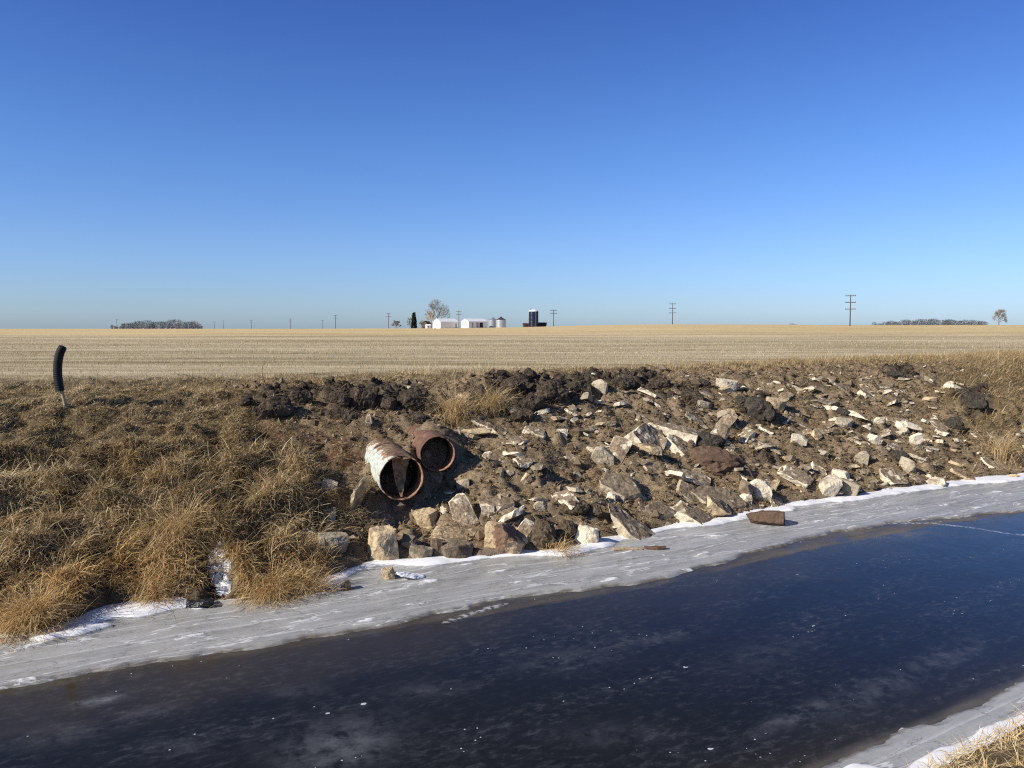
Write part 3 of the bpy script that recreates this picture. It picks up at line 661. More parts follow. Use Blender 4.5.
def place_rock(px, py, w, h, style, ang, tone, label, name='concrete_chunk', cat_='broken concrete', group='broken concrete chunks dumped on the bank', base=None, tilt=None, sink=.22, yaw=None, on_z=None):
    w *= (1.28 if style in ('slab','up') else 1.1); h *= (1.26 if style in ('slab','up') else 1.12); RC[0] += 1; sd = RC[0]*13+5; rnd = random.Random(sd)
    c = hit(px, py+h*.22) if on_z is None else at_z(px, py+h*.25, on_z); d = c.y; W = w*d/F; H = h*d/F
    n = normal_at(c.x, c.y) if on_z is None else Vector((0,0,1)); view = (c-Vector((0,0,EYE))).normalized()
    right = Vector((view.y, -view.x, 0)).normalized()
    if style == 'slab': dims = (W, max((H-.28*H)/.62, .3*W if h > w*.35 else .12), max(.36*H, .07)); up = n
    elif style == 'block': dims = (W, .85*max(W, H)*.8, H*1.0); up = (n+Vector((0,0,1.2))).normalized()
    elif style == 'lump': dims = (W, max(W*.75, H*.8), H*1.05); up = (n+Vector((0,0,1))).normalized()
    else: dims = (W, max(.10, .32*min(W, H)), H*1.12); up = Vector((0,0,1))
    fw = up.cross(right).normalized(); rt = fw.cross(up).normalized()
    Mx = Matrix((rt, fw, up)).transposed().to_4x4()
    tl = tilt if tilt is not None else rnd.uniform(-10, 10)
    if style == 'up':
        lean = rnd.uniform(8, 25) if tilt is None else tilt
        Rl = Matrix.Rotation(R(-ang), 4, 'Y') @ Matrix.Rotation(R(yaw if yaw is not None else rnd.uniform(-25, 10)), 4, 'Z') @ Matrix.Rotation(R(-lean), 4, 'X')
    elif style == 'slab':
        Rl = Matrix.Rotation(R(-ang), 4, Vector((0,-.75,.66)).normalized()*-1) if False else Matrix.Rotation(R(ang*1.15), 4, 'Z') @ Matrix.Rotation(R(-ang*.35), 4, 'Y') @ Matrix.Rotation(R(tl), 4, 'X')
    else:
        Rl = Matrix.Rotation(R(yaw if yaw is not None else rnd.uniform(-30, 30)), 4, 'Z') @ Matrix.Rotation(R(-ang), 4, 'Y') @ Matrix.Rotation(R(tl), 4, 'X')
    me = (hull_mesh(dims, sd, 'lump', 3) if name == 'soil_clod' and RC[0] % 3 else smooth_lump(dims, sd, 4, .7)) if style == 'lump' else hull_mesh(dims, sd, style, 3)
    o = link(name, me, M_rock[tone]); me.name = name
    k = {'slab': dims[2]*.13, 'block': H*.22, 'lump': H*.16, 'up': H*.24}[style]
    o.matrix_world = Matrix.Translation(c+up*k*(1-sink)) @ Mx @ Rl
    return tag(o, label, cat_, group)
EARTH = dict(name='earth_lump', cat_='earth lump', group='lumps of earth and clay on the rubble bank')
ROCKS = [
 # near the top of the bank
 (489,424,30,12,'slab',-22,'pale','long narrow white slab tilted down to the right below the golden tufts'),
 (600,385,15,12,'block',0,'grey','grey block half sunk among black soil heaps on the bank top'),
 (645,391,46,11,'slab',-10,'brown','long flat brown slab lying along the crest of the bank'),
 (679,392,16,12,'slab',-20,'pale','white chunk with dark top on the crest, right of the long flat slab'),
 (726,385,18,13,'block',0,'pale','rounded white boulder standing out on the dark crest'),
 (704,405,13,10,'block',0,'grey','small rounded pale grey stone just below the dark crest'),
 (572,411,13,6,'slab',-8,'pale','small flat pale chip alone below the black soil ridge'),
 (562,432,10,7,'block',0,'pale','small pale cube alone on the dirt above the middle rubble'),
 (517,438,36,12,'slab',3,'pale','low pale stone with white blotched left end under loose dirt'),
 (498,459,28,14,'slab',-14,'pale','white slab edge showing under a cap of dirt right of the pipes'),
 (570,457,22,8,'slab',8,'pale','thin pale slab with a dark shadow at its right tip'),
 (601,456,22,22,'block',10,'grey','speckled grey chunk left of the leaning white wedge'),
 (617,452,16,24,'up',-18,'pale','narrow white wedge leaning beside the speckled grey chunk'),
 (645,433,30,34,'slab',-42,'pale','brown faced slab with white left rim, tilted steeply downhill'),
 (672,424,44,26,'slab',-12,'pale','large slab with brown top and white broken front, highest of the big slabs'),
 (678,443,26,24,'slab',-40,'pale','very white slab edge pointing down towards the red brown lump'),
 (719,434,14,20,'up',-30,'pale','narrow white slab standing right of the dark clay lump'),
 (726,421,12,18,'up',-25,'pale','thin pale slab standing on edge above the dark clay lump'),
 (697,419,22,9,'slab',-5,'grey','flat grey slab between the highest big slab and the thin standing one'),
 (657,468,30,12,'slab',-14,'pale','thin pale slab lying left of the slab with the curled end'),
 (688,472,36,15,'slab',4,'pale','pale slab with a hollow curled right end below the red brown lump'),
 (625,481,42,28,'slab',-4,'grey','big grey brown slab with pale lower edge in the middle of the rubble',),
 (611,498,9,10,'block',0,'pale','little white stone at the upper left corner of the biggest slab'),
 (629,519,44,30,'slab',-5,'grey','biggest grey speckled slab at the waterline above the plank'),
 (657,507,32,16,'slab',8,'grey','rough edged grey slab resting against the biggest slab'),
 (696,512,46,28,'slab',-8,'pale','wide slab with brown top and white front at the edge of the ice'),
 (692,493,30,16,'slab',-14,'grey','small grey brown slab above the wide white fronted slab'),
 (719,492,34,34,'slab',-28,'grey','tilted grey slab with deep black shadow on its right, by the ice'),
 (587,537,20,24,'block',0,'pale','pale stone at the shore right of the brightest golden tuft'),
 # the heap right of the pipes
 (502,537,40,36,'block',0,'stain','big tan boulder with red brown stain at the edge of the ice'),
 (507,511,28,18,'slab',-8,'pale','white chunk directly above the stained tan boulder'),
 (496,500,28,16,'slab',6,'pale','topmost white slab over the black hollow in the heap'),
 (523,535,18,25,'up',-25,'pale','white slab leaning on the right side of the stained boulder'),
 (526,480,9,11,'up',-25,'tan','small tan stone standing alone above the white heap'),
 (465,513,20,32,'up',14,'pale','standing white slab on the left wall of the black hollow'),
 (453,531,34,22,'slab',-14,'tan','broad tan slab left of the black hollow'),
 (456,551,30,20,'block',0,'brown','dark brown block under the broad tan slab'),
 (488,554,32,13,'block',0,'brown','low brown stone at the ice in front of the stained boulder'),
 (488,512,12,14,'block',0,'grey','small grey stone inside the black hollow'),
 # below the pipes
 (389,517,34,8,'slab',-16,'pale','thin white slab lying below the mouth of the white pipe'),
 (425,515,26,15,'block',0,'tan','cream block with a dark notch below the white pipe'),
 (381,546,28,34,'block',8,'tan','tall cream boulder with pale ridges standing at the shore'),
 (330,519,9,18,'up',0,'pale','small white stone standing upright in the grass left of the pipes'),
 (333,543,26,17,'block',0,'grey','grey stone half covered by grass with black hollow at its right'),
 (312,535,12,11,'block',0,'grey','small pale grey stone in grass, left of the half covered one'),
 (446,509,10,7,'block',0,'pale','small pale stone on the dirt beside the cream notched block'),
 (463,484,13,10,'block',0,'grey','small grey stone right of the pit of the pipes'),
 (328,485,15,12,'block',0,'grey','small grey stone in the grass left of the white pipe'),
 (436,472,15,11,'slab',-20,'tan','tan slab wedged under the mouth of the rusty pipe'),
 (421,553,20,18,'block',0,'grey','rough grey stone at the shore right of the tall cream boulder'),
 (437,552,11,20,'up',0,'brown','narrow brown stone between the rough grey stone and the dark block'),
 (411,542,17,14,'block',0,'brown','brown stone above the rough grey stone at the shore'),
 (399,507,12,10,'block',0,'brown','brown stone right under the lip of the white pipe'),
 # right half of the bank
 (821,399,28,16,'slab',22,'grey','jagged pale grey slab with dark cut below it near the crest'),
 (870,390,16,9,'slab',-32,'pale','white slab propped on the flat one near the crest'),
 (871,395,24,6,'slab',-2,'pale','flat white slab under the propped one near the crest'),
 (888,391,15,6,'slab',-8,'pale','flat white chip right of the propped slab'),
 (845,409,38,15,'slab',-12,'pale','long cream slab with a dark bite in its lower edge'),
 (843,424,16,12,'block',0,'grey','rounded grey stone just under the long cream slab'),
 (817,430,24,7,'slab',20,'pale','thin cream slab tilted up to the right'),
 (799,440,14,11,'block',0,'pale','pale angular stone left of the thin upward tilted slab'),
 (806,425,12,6,'slab',0,'pale','small flat pale chip above the thin upward tilted slab'),
 (897,419,16,8,'slab',10,'pale','bright flat stone with black shadow, upper of two on the right slope'),
 (901,426,11,7,'block',0,'pale','blocky pale stone right under the bright flat one'),
 (879,420,9,6,'block',0,'pale','small white stone left of the bright flat one'),
 (858,440,15,6,'slab',-14,'pale','flat pale slab pointing at the white cube on the right slope'),
 (874,440,12,12,'block',0,'pale','white cube with black shadow on its left on the right slope'),
 (916,439,11,11,'block',20,'pale','white wedge stone left of the flat bright bar'),
 (924,437,12,5,'slab',0,'pale','flat bright bar shaped stone on the right slope'),
 (926,447,12,8,'slab',0,'pale','pale block below the flat bright bar'),
 (918,447,8,6,'block',0,'grey','little grey stone left of the pale block on the right slope'),
 (861,457,12,12,'block',0,'grey','crumbling pale stone in the middle of the right slope'),
 (795,470,26,22,'slab',-18,'pale','brown slab with white lower edge and black cleft on its right'),
 (818,468,18,8,'slab',-48,'pale','long white splinter pointing down to the cluster of blocks'),
 (828,486,17,20,'block',0,'pale','largest pale block in the cluster near the ice'),
 (848,489,18,16,'block',0,'grey','grey block at the right end of the cluster near the ice'),
 (841,476,16,11,'block',0,'pale','topmost block in the cluster near the ice'),
 (891,472,22,17,'slab',-30,'pale','smooth cream stone with pointed lower end, below the dark clod'),
 (907,466,15,17,'block',0,'grey','rounded grey stone beside the smooth cream one'),
 (918,478,13,8,'slab',-10,'pale','small pale stone right below the rounded grey one'),
 (935,483,18,13,'block',10,'pale','pale triangular stone at the foot of the right bank'),
 (963,474,20,8,'slab',0,'tan','low tan slab half buried at the foot of the right bank'),
 (997,466,28,11,'slab',-14,'pale','white slab at the bank foot under the pale grass tuft'),
 (1011,479,10,12,'block',0,'tan','tan stone standing in the snow at the bend of the ice'),
 (759,489,22,18,'block',0,'pale','white boulder low on the bank left of the cleft slab'),
 (779,506,26,15,'slab',-42,'pale','white slab sliding onto the ice behind the red brown block'),
 (766,429,13,6,'slab',-12,'pale','pale chip below the big dark clod'),
 (938,424,17,8,'slab',-28,'pale','pale slab against the left of the round dark clod'),
 (996,437,16,8,'slab',-6,'grey','grey slab in the grass at the right end of the bank'),
 (975,433,13,6,'slab',-14,'pale','flat pale slab in the grass right of the round dark clod'),
 (902,377,14,6,'slab',0,'pale','pale slab on the crest among dark soil at the right'),
 (770,446,26,7,'slab',-12,'grey','flat grey slab above the dark hollow in the right rubble'),
 (776,405,18,11,'block',0,'tan','tan stone right of the big dark clod'),
 (842,386,12,7,'slab',15,'grey','jagged grey chip alone near the crest above the long cream slab'),
 (884,494,22,5,'slab',0,'pale','flat pale slab lying along the snow edge'),
 (706,392,12,7,'slab',0,'grey','grey chip half sunk in the dark crest'),
 (745,489,12,16,'block',0,'brown','brown stone between the white boulder and the tilted grey slab'),
 (540,505,12,8,'block',0,'grey','grey stone in the bare dirt right of the white heap'),
]
for r in ROCKS: place_rock(*r)
place_rock(713,460,48,24,'lump',0,'red','big red brown earth lump below the dark clay lump', **EARTH)
place_rock(705,441,32,18,'lump',0,'dark','smooth dark grey clay lump above the red brown lump', **EARTH)
place_rock(758,409,30,24,'lump',0,'dark','large dark soil clod below the crest on the right', **EARTH)
place_rock(953,424,15,15,'lump',0,'dark','round dark clod with pale slab at its left', **EARTH)
place_rock(899,456,17,11,'lump',0,'dark','dark clod above the smooth cream stone', **EARTH)
place_rock(842,412,12,8,'lump',0,'dark','dark clod in the bite of the long cream slab', **EARTH)
place_rock(543,533,24,26,'lump',0,'earth','grey dirt lump at the shore left of the golden tuft', **EARTH)
place_rock(593,509,16,13,'lump',0,'earth','grey dirt mound left of the biggest slab', **EARTH)
place_rock(566,528,18,18,'lump',0,'earth','crumbly dirt lump above the brightest golden tuft', **EARTH)
place_rock(575,505,26,14,'lump',0,'earth','low broad dirt mound in the bare middle of the bank', **EARTH)
place_rock(765,518,34,15,'block',0,'red','red brown block at the edge of the shore ice below the white slab', name='stone_block', cat_='stone block', group='stones lying on the ice', on_z=.05, sink=0)
place_rock(388,575,12,13,'block',0,'tan','small tan stone standing on the ice beside the tipped ice plate', name='stone', cat_='stone', group='stones lying on the ice', on_z=.04, sink=0)
place_rock(655,547,18,5,'slab',0,'red','red brown flat stone at the end of the plank on the ice', name='stone', cat_='stone', group='stones lying on the ice', on_z=.05, sink=0)
place_rock(347,573,28,8,'slab',-28,'tan','tan stone sticking out of the grass over the ice', name='stone', cat_='stone', group='stones lying on the ice')
place_rock(345,586,9,11,'block',0,'dark','dark wet stone frozen into the snow edge', name='stone', cat_='stone', group='stones lying on the ice', on_z=.05, sink=.3)
pw = PIPES['white'][0]; me = hull_mesh((.09,.62,.62), 4242, 'block', 3); o = link('concrete_chunk', me, M_rock['tan']); me.name = 'concrete_chunk'; c = at_depth(360, 493, pw.y-.02)
o.location = c; o.rotation_euler = (R(-14), R(16), R(-14)); tag(o, 'thin slab leaning on edge under the left side of the white pipe', 'broken concrete', 'broken concrete chunks dumped on the bank')
# black soil clods along the bank top
CL = dict(name='soil_clod', cat_='soil clod', group='clods of black soil along the bank top')
for px_, py_, w_, h_, l_ in [
 (276,406,34,24,'largest black soil clod, at the grassy end of the ridge'),(301,397,20,15,'black clod right of the largest one at the grassy end'),
 (262,412,20,14,'dark clod left of the largest one at the grassy end'),(338,399,22,17,'upright dark clod near the middle of the grassy end ridge'),(362,396,26,18,'black clod with deep shadow above the white pipe'),
 (384,402,24,15,'dark clod just above the gap over the white pipe'),(412,398,30,18,'broad dark clod above the rusty pipe'),(433,408,18,12,'dark clod left of the bigger golden tuft'),
 (475,391,18,12,'dark clod behind the smaller golden tuft'),(513,385,26,16,'black clod at the highest point of the ridge'),(500,397,22,16,'black clod under the highest point of the ridge'),
 (530,402,26,18,'black clod on the front of the middle ridge'),(552,391,34,24,'biggest black clod of the middle ridge'),(520,416,22,14,'dark clod low on the front of the middle ridge'),
 (578,386,24,14,'black clod left of the half sunk grey block'),(622,382,24,11,'black clod behind the long flat brown slab'),(660,384,20,10,'black clod above the end of the long flat slab'),
 (692,396,22,12,'dark clod right of the white chunk on the crest'),(702,382,18,10,'dark clod left of the rounded white boulder'),(975,400,26,18,'dark clod in the grass at the right end'),(962,392,14,10,'smaller dark clod left of the one in the grass'),
 (896,374,22,9,'dark clod on the crest at the right'),(742,400,16,12,'dark clod left of the large dark one on the right'),(740,386,16,8,'dark clod right of the rounded white boulder'),(418,416,20,10,'dark clod lowest above the rusty pipe'),(345,415,24,12,'dark clod low on the slope above the white pipe')]:
    place_rock(px_, py_, w_*(.9 if px_ < 700 else .75), h_*(.9 if px_ < 700 else .7), 'lump', 0, 'soil' if px_ < 700 else 'dark', l_, sink=.45, **CL)
print('rocks', time.time()-T00)
# small fragments and small clods: copies of a few kinds
def scatter(protos, n, tbox, size, label, cat_, group, name, tone, accept):
    cnt = 0
    while cnt < n:
        t_ = random.uniform(*tbox[:2]); s_ = random.uniform(*tbox[2:]); x_, y_ = xy(t_, s_)
        r = height(np.array([x_]), np.array([y_]), True)
        if not accept(float(r[4][0]), float(r[5][0]), float(r[6][0]), float(r[7][0]), float(r[3][0])): continue
        me = random.choice(protos); o = link(name, me); sc = random.uniform(*size)*random.choice((.7,1,1,1.5))
        o.location = (x_, y_, float(r[0][0])+sc*.12); o.rotation_euler = (random.uniform(-.5,.5), random.uniform(-.5,.5), random.uniform(0,6.28)); o.scale = (sc,)*3
        tag(o, label, cat_, group); cnt += 1
pr = []
for i in range(10):
    me = hull_mesh((1, random.uniform(.5,.9), random.uniform(.3,.6)), 900+i, 'slab' if i % 2 else 'block', 1); me.materials.append(M_rock['pale' if i % 3 else 'grey']); me.name = 'concrete_fragment'; pr.append(me)
scatter(pr, 190, (-2, 26, .1, 6.4), (.09,.2), 'small pale concrete fragment lying loose on the brown rubble bank', 'concrete fragment', 'small concrete fragments strewn over the bank', 'concrete_fragment', None,
        lambda px,py,g,b,sp: 330 < px < 1030 and g < .6 and .1 < sp < 6.3 and (px > 480 or random.random() < .5))
pr = []
for i in range(12):
    me = hull_mesh((1, random.uniform(.5,.8), random.uniform(.18,.40)), 1300+i, 'slab', 2); me.materials.append(M_rock[('pale','grey','pale','tan')[i % 4]]); me.name = 'concrete_chunk'; pr.append(me)
scatter(pr, 200, (-1, 23, .12, 5.9), (.2,.46), 'medium sized concrete chunk half covered with dirt on the rubble bank', 'broken concrete', 'medium concrete chunks half covered with dirt', 'concrete_chunk', None,
        lambda px,py,g,b,sp: 450 < px < 960 and g < .5 and b < .5 and .15 < sp < 5.6)
pr = []
for i in range(8):
    me = smooth_lump((1, .85, .7), 950+i, 3, .9) if i % 2 else hull_mesh((1, .8, .7), 950+i, 'lump', 2); me.materials.append(M_rock['soil']); me.name = 'soil_clod'; pr.append(me)
scatter(pr, 130, (-7, 24, 3.6, 8), (.08,.22), 'small black soil clod among others in the dug up ground near the bank top', 'soil clod', 'small black soil clods near the bank top', 'soil_clod', None, lambda px,py,g,b,sp: b > .45 and 200 < px < 1000)
pr = []
for i in range(8):
    me = smooth_lump((1, .85, .7), 980+i, 2, .9); me.materials.append(M_rock['earth']); me.name = 'earth_lump'; pr.append(me)
scatter(pr, 110, (-2, 26, .1, 6.6), (.07,.18), 'small brown earth lump lying loose on the bare dirt of the bank', 'earth lump', 'small earth lumps on the bare bank', 'earth_lump', None, lambda px,py,g,b,sp: 320 < px < 1000 and g < .5)
# crumbs: uncountable
n = 26000; x, y = frame_pts(n, -6, 27, .05, 7.4); z_, t_, s_, sp_, px_, py_, g_, b_, f_, nb_, gd_ = height(x, y, True)
k = (g_ < RNG.uniform(.1,.6,n)) & (px_ > 200) & (px_ < 1050); x, y, z_, b_ = x[k], y[k], z_[k], b_[k]; N = len(x)
oc = np.array([(1,0,0),(-1,0,0),(0,1,0),(0,-1,0),(0,0,1),(0,0,-1)], float); of = np.array([(0,2,4),(2,1,4),(1,3,4),(3,0,4),(2,0,5),(1,2,5),(3,1,5),(0,3,5)])
sz = np.exp(RNG.normal(math.log(.024), .55, N)); V = oc[None]*(1+RNG.uniform(-.5,.4,(N,6,1)))*sz[:,None,None]; rz = RNG.uniform(0,6.28,N)
V = np.stack([V[...,0]*np.cos(rz)[:,None]-V[...,1]*np.sin(rz)[:,None], V[...,0]*np.sin(rz)[:,None]+V[...,1]*np.cos(rz)[:,None], V[...,2]*.8],-1)+RNG.normal(0,.15,(N,6,3))*sz[:,None,None]
V += np.stack([x,y,z_+sz*.3],-1)[:,None,:]
cm, nt, b = newmat('soil_crumb'); col = ramp(nt, attr(nt,'tint'), [(0,(.03,.025,.02)),(.35,(.10,.075,.05)),(.8,(.22,.165,.105)),(.95,(.34,.27,.18)),(1,(.50,.43,.32))]); nt.links.new(col, b.inputs['Base Color']); b.inputs['Roughness'].default_value = .95; b.inputs['Specular IOR Level'].default_value = .15
me = np_mesh('soil_crumbs', V.reshape(-1,3), (np.arange(N)[:,None,None]*6+of[None]).reshape(-1,3), dict(tint=np.repeat(np.clip(RNG.beta(2,1.6,N)*(1-.75*b_),0,1),6)))
o = link('soil_crumbs', me, cm); tag(o, 'crumbs of soil and gravel scattered over the bare bank', 'soil crumbs', kind='stuff')

# ------------------------------------------------------------------ pipes
def pipe_material(name, white):
    m, nt, b = newmat(name); O = coords(nt)
    sx = nd(nt, 'ShaderNodeSeparateXYZ', {0: O}).outputs
    n1 = noise_(nt, O, 3.5, 6, .65); n2 = noise_(nt, O, 14, 5, .65); n3 = noise_(nt, coords(nt, scale=(1,.25,1)), 9, 4, .6)
    rust = ramp(nt, mth(nt, 'ADD', mth(nt, 'MULTIPLY', n1, .5), mth(nt, 'MULTIPLY', n2, .5)), [(.35,(.075,.042,.028)),(.5,(.150,.082,.053)),(.65,(.225,.135,.09))])
    if white:
        paint = mix(nt, mrange(nt, n2, .4, .7), (.54,.59,.53), (.30,.34,.30))
        paint = mix(nt, mrange(nt, n3, .56, .66), paint, (.42,.31,.19))
        mud = ramp(nt, n2, [(.35,(.11,.075,.045)),(.65,(.30,.22,.13))])
        k = mth(nt, 'ADD', mth(nt, 'ADD', mth(nt, 'MULTIPLY', sx[0], 2.0), mth(nt, 'MULTIPLY', sx[2], 1.1)), mth(nt, 'MULTIPLY', mth(nt, 'SUBTRACT', n1, .5), 2.2))
        col = mix(nt, mrange(nt, k, -.20, .06), paint, mix(nt, mrange(nt, n3, .45, .55), mud, rust))
        orange = mth(nt, 'MULTIPLY', mrange(nt, mth(nt, 'ABSOLUTE', mth(nt, 'SUBTRACT', k, .02)), .16, .02), mrange(nt, n2, .5, .58))
        col = mix(nt, orange, col, (.40,.12,.05))
        low = mrange(nt, mth(nt, 'ADD', sx[2], mth(nt, 'MULTIPLY', mth(nt, 'SUBTRACT', n1, .5), .6)), -.30, -.12)
        col = mix(nt, low, (.27,.20,.13), col)
    else: col = mix(nt, mrange(nt, n3, .5, .7), rust, (.20,.105,.075))
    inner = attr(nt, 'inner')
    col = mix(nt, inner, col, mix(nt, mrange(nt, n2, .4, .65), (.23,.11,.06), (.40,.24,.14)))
    deep = mrange(nt, sx[1], .22, .62); col = mix(nt, mth(nt, 'MULTIPLY', deep, inner), col, (.028,.020,.015))  # inner wall colour darkens with depth, painting in the shade of the bore
    nt.links.new(col, b.inputs['Base Color']); b.inputs['Roughness'].default_value = .75; b.inputs['Specular IOR Level'].default_value = .3
    bump(nt, b, mth(nt, 'ADD', n2, n1), .35, .01); return m
def make_pipe(key, name, length, mat, label, dent):
    p, a, D = PIPES[key]; rt = Vector((-a.y, a.x, 0)).normalized(); up = rt.cross(a)*1.0
    if up.z < 0: up = -up
    # local y runs from mouth (0) back into the bank, x to the right seen from the water
    rt = a.cross(up)*-1.0; rt = up.cross(a)
    root = empty(name, p); tag(root, label, 'pipe', 'drain pipes sticking out of the bank')
    Mx = Matrix((rt, -a, up)).transposed().to_4x4(); root.matrix_world = Matrix.Translation(p) @ Mx
    n = 72; ro = D/2; ri = ro-.022; prof = [(ri, length), (ri, .6*length)]+[(ri, y_) for y_ in np.linspace(.5*length, .0, 12)]+[(ro, 0)]+[(ro, y_) for y_ in np.linspace(.03, length, 18)]
    V = []; inn = []
    for j, (r, y_) in enumerate(prof):
        for k in range(n):
            w = 2*math.pi*k/n; x_, z_ = math.cos(w), math.sin(w); rr = r*(1+.030*mn.noise(Vector((x_*1.5, y_*2, z_*1.5))))
            if dent: rr *= 1-.16*math.exp(-((w-1.45)/.36)**2)*math.exp(-(y_/.42)**2)-.05*math.exp(-((w-2.9)/.4)**2)*math.exp(-((y_-.5)/.3)**2)
            else: rr *= 1-.04*math.exp(-((w-.9)/.4)**2)*math.exp(-(y_/.3)**2)
            yy_ = y_
            if dent and y_ < .12: yy_ += .10*math.exp(-((w-1.45)/.5)**2)*(1+mn.noise(Vector((w*9, 2, 3))))
            if y_ < .12: yy_ += (.050 if dent else .018)*mn.noise(Vector((x_*4, 5, z_*4)))+(.030 if dent else .012)*abs(mn.noise(Vector((x_*12, 5, z_*12))))
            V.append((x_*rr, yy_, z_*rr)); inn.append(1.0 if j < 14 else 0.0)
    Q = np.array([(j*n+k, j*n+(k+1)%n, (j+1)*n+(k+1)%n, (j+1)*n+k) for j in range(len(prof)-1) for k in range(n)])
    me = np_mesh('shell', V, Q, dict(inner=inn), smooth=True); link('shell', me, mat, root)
    return root, ro, ri
M_white = pipe_material('peeling_white_paint', True); M_rust = pipe_material('rusty_steel', False)
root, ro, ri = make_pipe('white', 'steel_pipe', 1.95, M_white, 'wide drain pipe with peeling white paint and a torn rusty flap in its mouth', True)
# the torn flap: a tapering strip of the crown bent down across the mouth
V = []; K = 14; Wd = 7
for side in (0, 1):
    for i in range(K+1):
        u = i/K; z_ = ri*.97-u*(ri*1.86); half = (.17*(1-u)**.8+.018)*(1+.15*mn.noise(Vector((u*4,1,2)))); y0 = .10-.07*u+.13*math.sin(u*math.pi)
        for j in range(Wd):
            q = j/(Wd-1)*2-1; cx = .01-.02*u+q*half+.012*mn.noise(Vector((u*9, q*2, 7)))
            zz = z_ if u > .0 else math.sqrt(max(ri*ri-cx*cx, .01))
            zz = z_*(1-(1-u)**4)+math.sqrt(max((ri*.985)**2-cx*cx, .01))*(1-u)**4
            V.append((cx, y0+.05*(1-abs(q))*(1-u)+side*.008-.02, zz))
o1 = (K+1)*Wd; f = []
for i in range(K):
    for j in range(Wd-1):
        a0 = i*Wd+j; f.append((a0, a0+1, a0+Wd+1, a0+Wd)); f.append((o1+a0, o1+a0+Wd, o1+a0+Wd+1, o1+a0+1))
me = bpy.data.meshes.new('torn_flap'); me.from_pydata(V, [], f); me.update(); M_flap = plain('muddy_rust', (.24,.155,.085), .9, 0, .5, 12); link('torn_flap', me, M_flap, root)
mb = MB(); mb.tube([(ro*1.012*math.cos(w), 1.36, ro*1.012*math.sin(w)) for w in np.linspace(0, 2*math.pi, 49)], .022, 8, False); mb.build('collar', M_white, root, True)
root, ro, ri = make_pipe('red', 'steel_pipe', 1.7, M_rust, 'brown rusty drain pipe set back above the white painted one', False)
mb = MB(); mb.box((ro*.30,-.02,ro*.98),(ro*.30+.13,.10,ro*.98+.13)); o = mb.build('lifting_lug', M_rock['dark'], root)
bmod = o.modifiers.new('bevel', 'BEVEL'); bmod.width = .03; bmod.segments = 2

# ------------------------------------------------------------------ bent black post
b0 = hit(66, 408); Yp = b0.y
root = empty('marker_post', b0); tag(root, 'bent black corrugated sleeve on a thin wooden stake in the bank grass', 'post')
def loc(px, py, dy=0): return at_depth(px, py, Yp+dy)-b0
M_stake = plain('weathered_stake', (.34,.28,.19), .9, 0, .3, 30); M_sleeve = plain('black_plastic', (.014,.014,.015), .62, 0, .3, 8, .25)
mb = MB(); mb.tube([loc(66,412), loc(65,404), loc(62.5,394), loc(60.5,386), loc(58.5,376)], [.035,.034,.032,.032,.03], 8); mb.build('stake', M_stake, root, True)
ctl = [loc(60.2,391), loc(58.4,381), loc(57.6,371), loc(58.2,361), loc(60,353), loc(63.0,346.5)]
pts = []; rad = []
def cr(P, u):
    n_ = len(P)-1; i = min(int(u*n_), n_-1); f_ = u*n_-i; p0, p1, p2, p3 = P[max(i-1,0)], P[i], P[i+1], P[min(i+2,n_)]
    return .5*((2*p1)+(p2-p0)*f_+(2*p0-5*p1+4*p2-p3)*f_*f_+(3*p1-p0-3*p2+p3)*f_**3)
for i in range(97):
    u = i/96; pts.append(cr(ctl, u)); rad.append((.080+.0022*math.sin(i*math.pi/2*1.0))*(1 if u < .93 else 1-.25*((u-.93)/.07)**2))
mb = MB(); mb.tube(pts, rad, 20, False)
n_ = len(mb.v); mb.tube([pts[-1]+(pts[-2]-pts[-1])*.2, pts[-1]], [.058,.058], 20, True); mb.build('sleeve', M_sleeve, root, True)
# thin stake and curved weed stalk at the top of the bank
g0 = hit(998, 372); tp = at_depth(999, 342, g0.y)-g0
root = empty('survey_stake', g0); tag(root, 'thin grey stake standing in tall grass at the right end of the bank', 'stake')
mb = MB(); mb.tube([(0,0,-.1), tp*.5, tp], [.02,.018,.016], 6); mb.build('shaft', M_stake, root, True)
mb = MB(); mb.tube([tp*.80, tp*.80+Vector((.0,-.0,.1))], [.03,.03], 6); mb.build('tie', M_weed if False else M_stake, root, True)
g0 = hit(268, 388); ctl = [Vector((0,0,-.05))]+[at_depth(px_, py_, g0.y)-g0 for px_, py_ in ((264,380),(262,372),(263,366),(266,362))]
mb = MB(); mb.tube([cr(ctl, i/16) for i in range(17)], [.010-.0004*i for i in range(17)], 5); o = mb.build('weed_stalk', plain('weed_stalk', (.10,.07,.045)), None, True); o.location = g0
tag(o, 'single dark curved weed stalk against the field above the black clods', 'weed stalk')
# plank on the ice
p = at_z(631, 542, .045); q = at_z(613, 549, .07); q2 = at_z(642, 549, .05)
mb = MB(); d = (q2-q); L = d.length; Mx = Matrix.Translation((q+q2)/2) @ d.to_track_quat('X','Z').to_matrix().to_4x4()
mb.box((-L/2,-.05,-.018),(L/2,.05,.018)); o = mb.build('plank', plain('grey_board', (.40,.31,.20), .9, 0, .35, 20)); o.matrix_world = Mx
bmod = o.modifiers.new('bevel', 'BEVEL'); bmod.width = .006; tag(o, 'short pale plank lying on the ice below the biggest slab', 'plank')
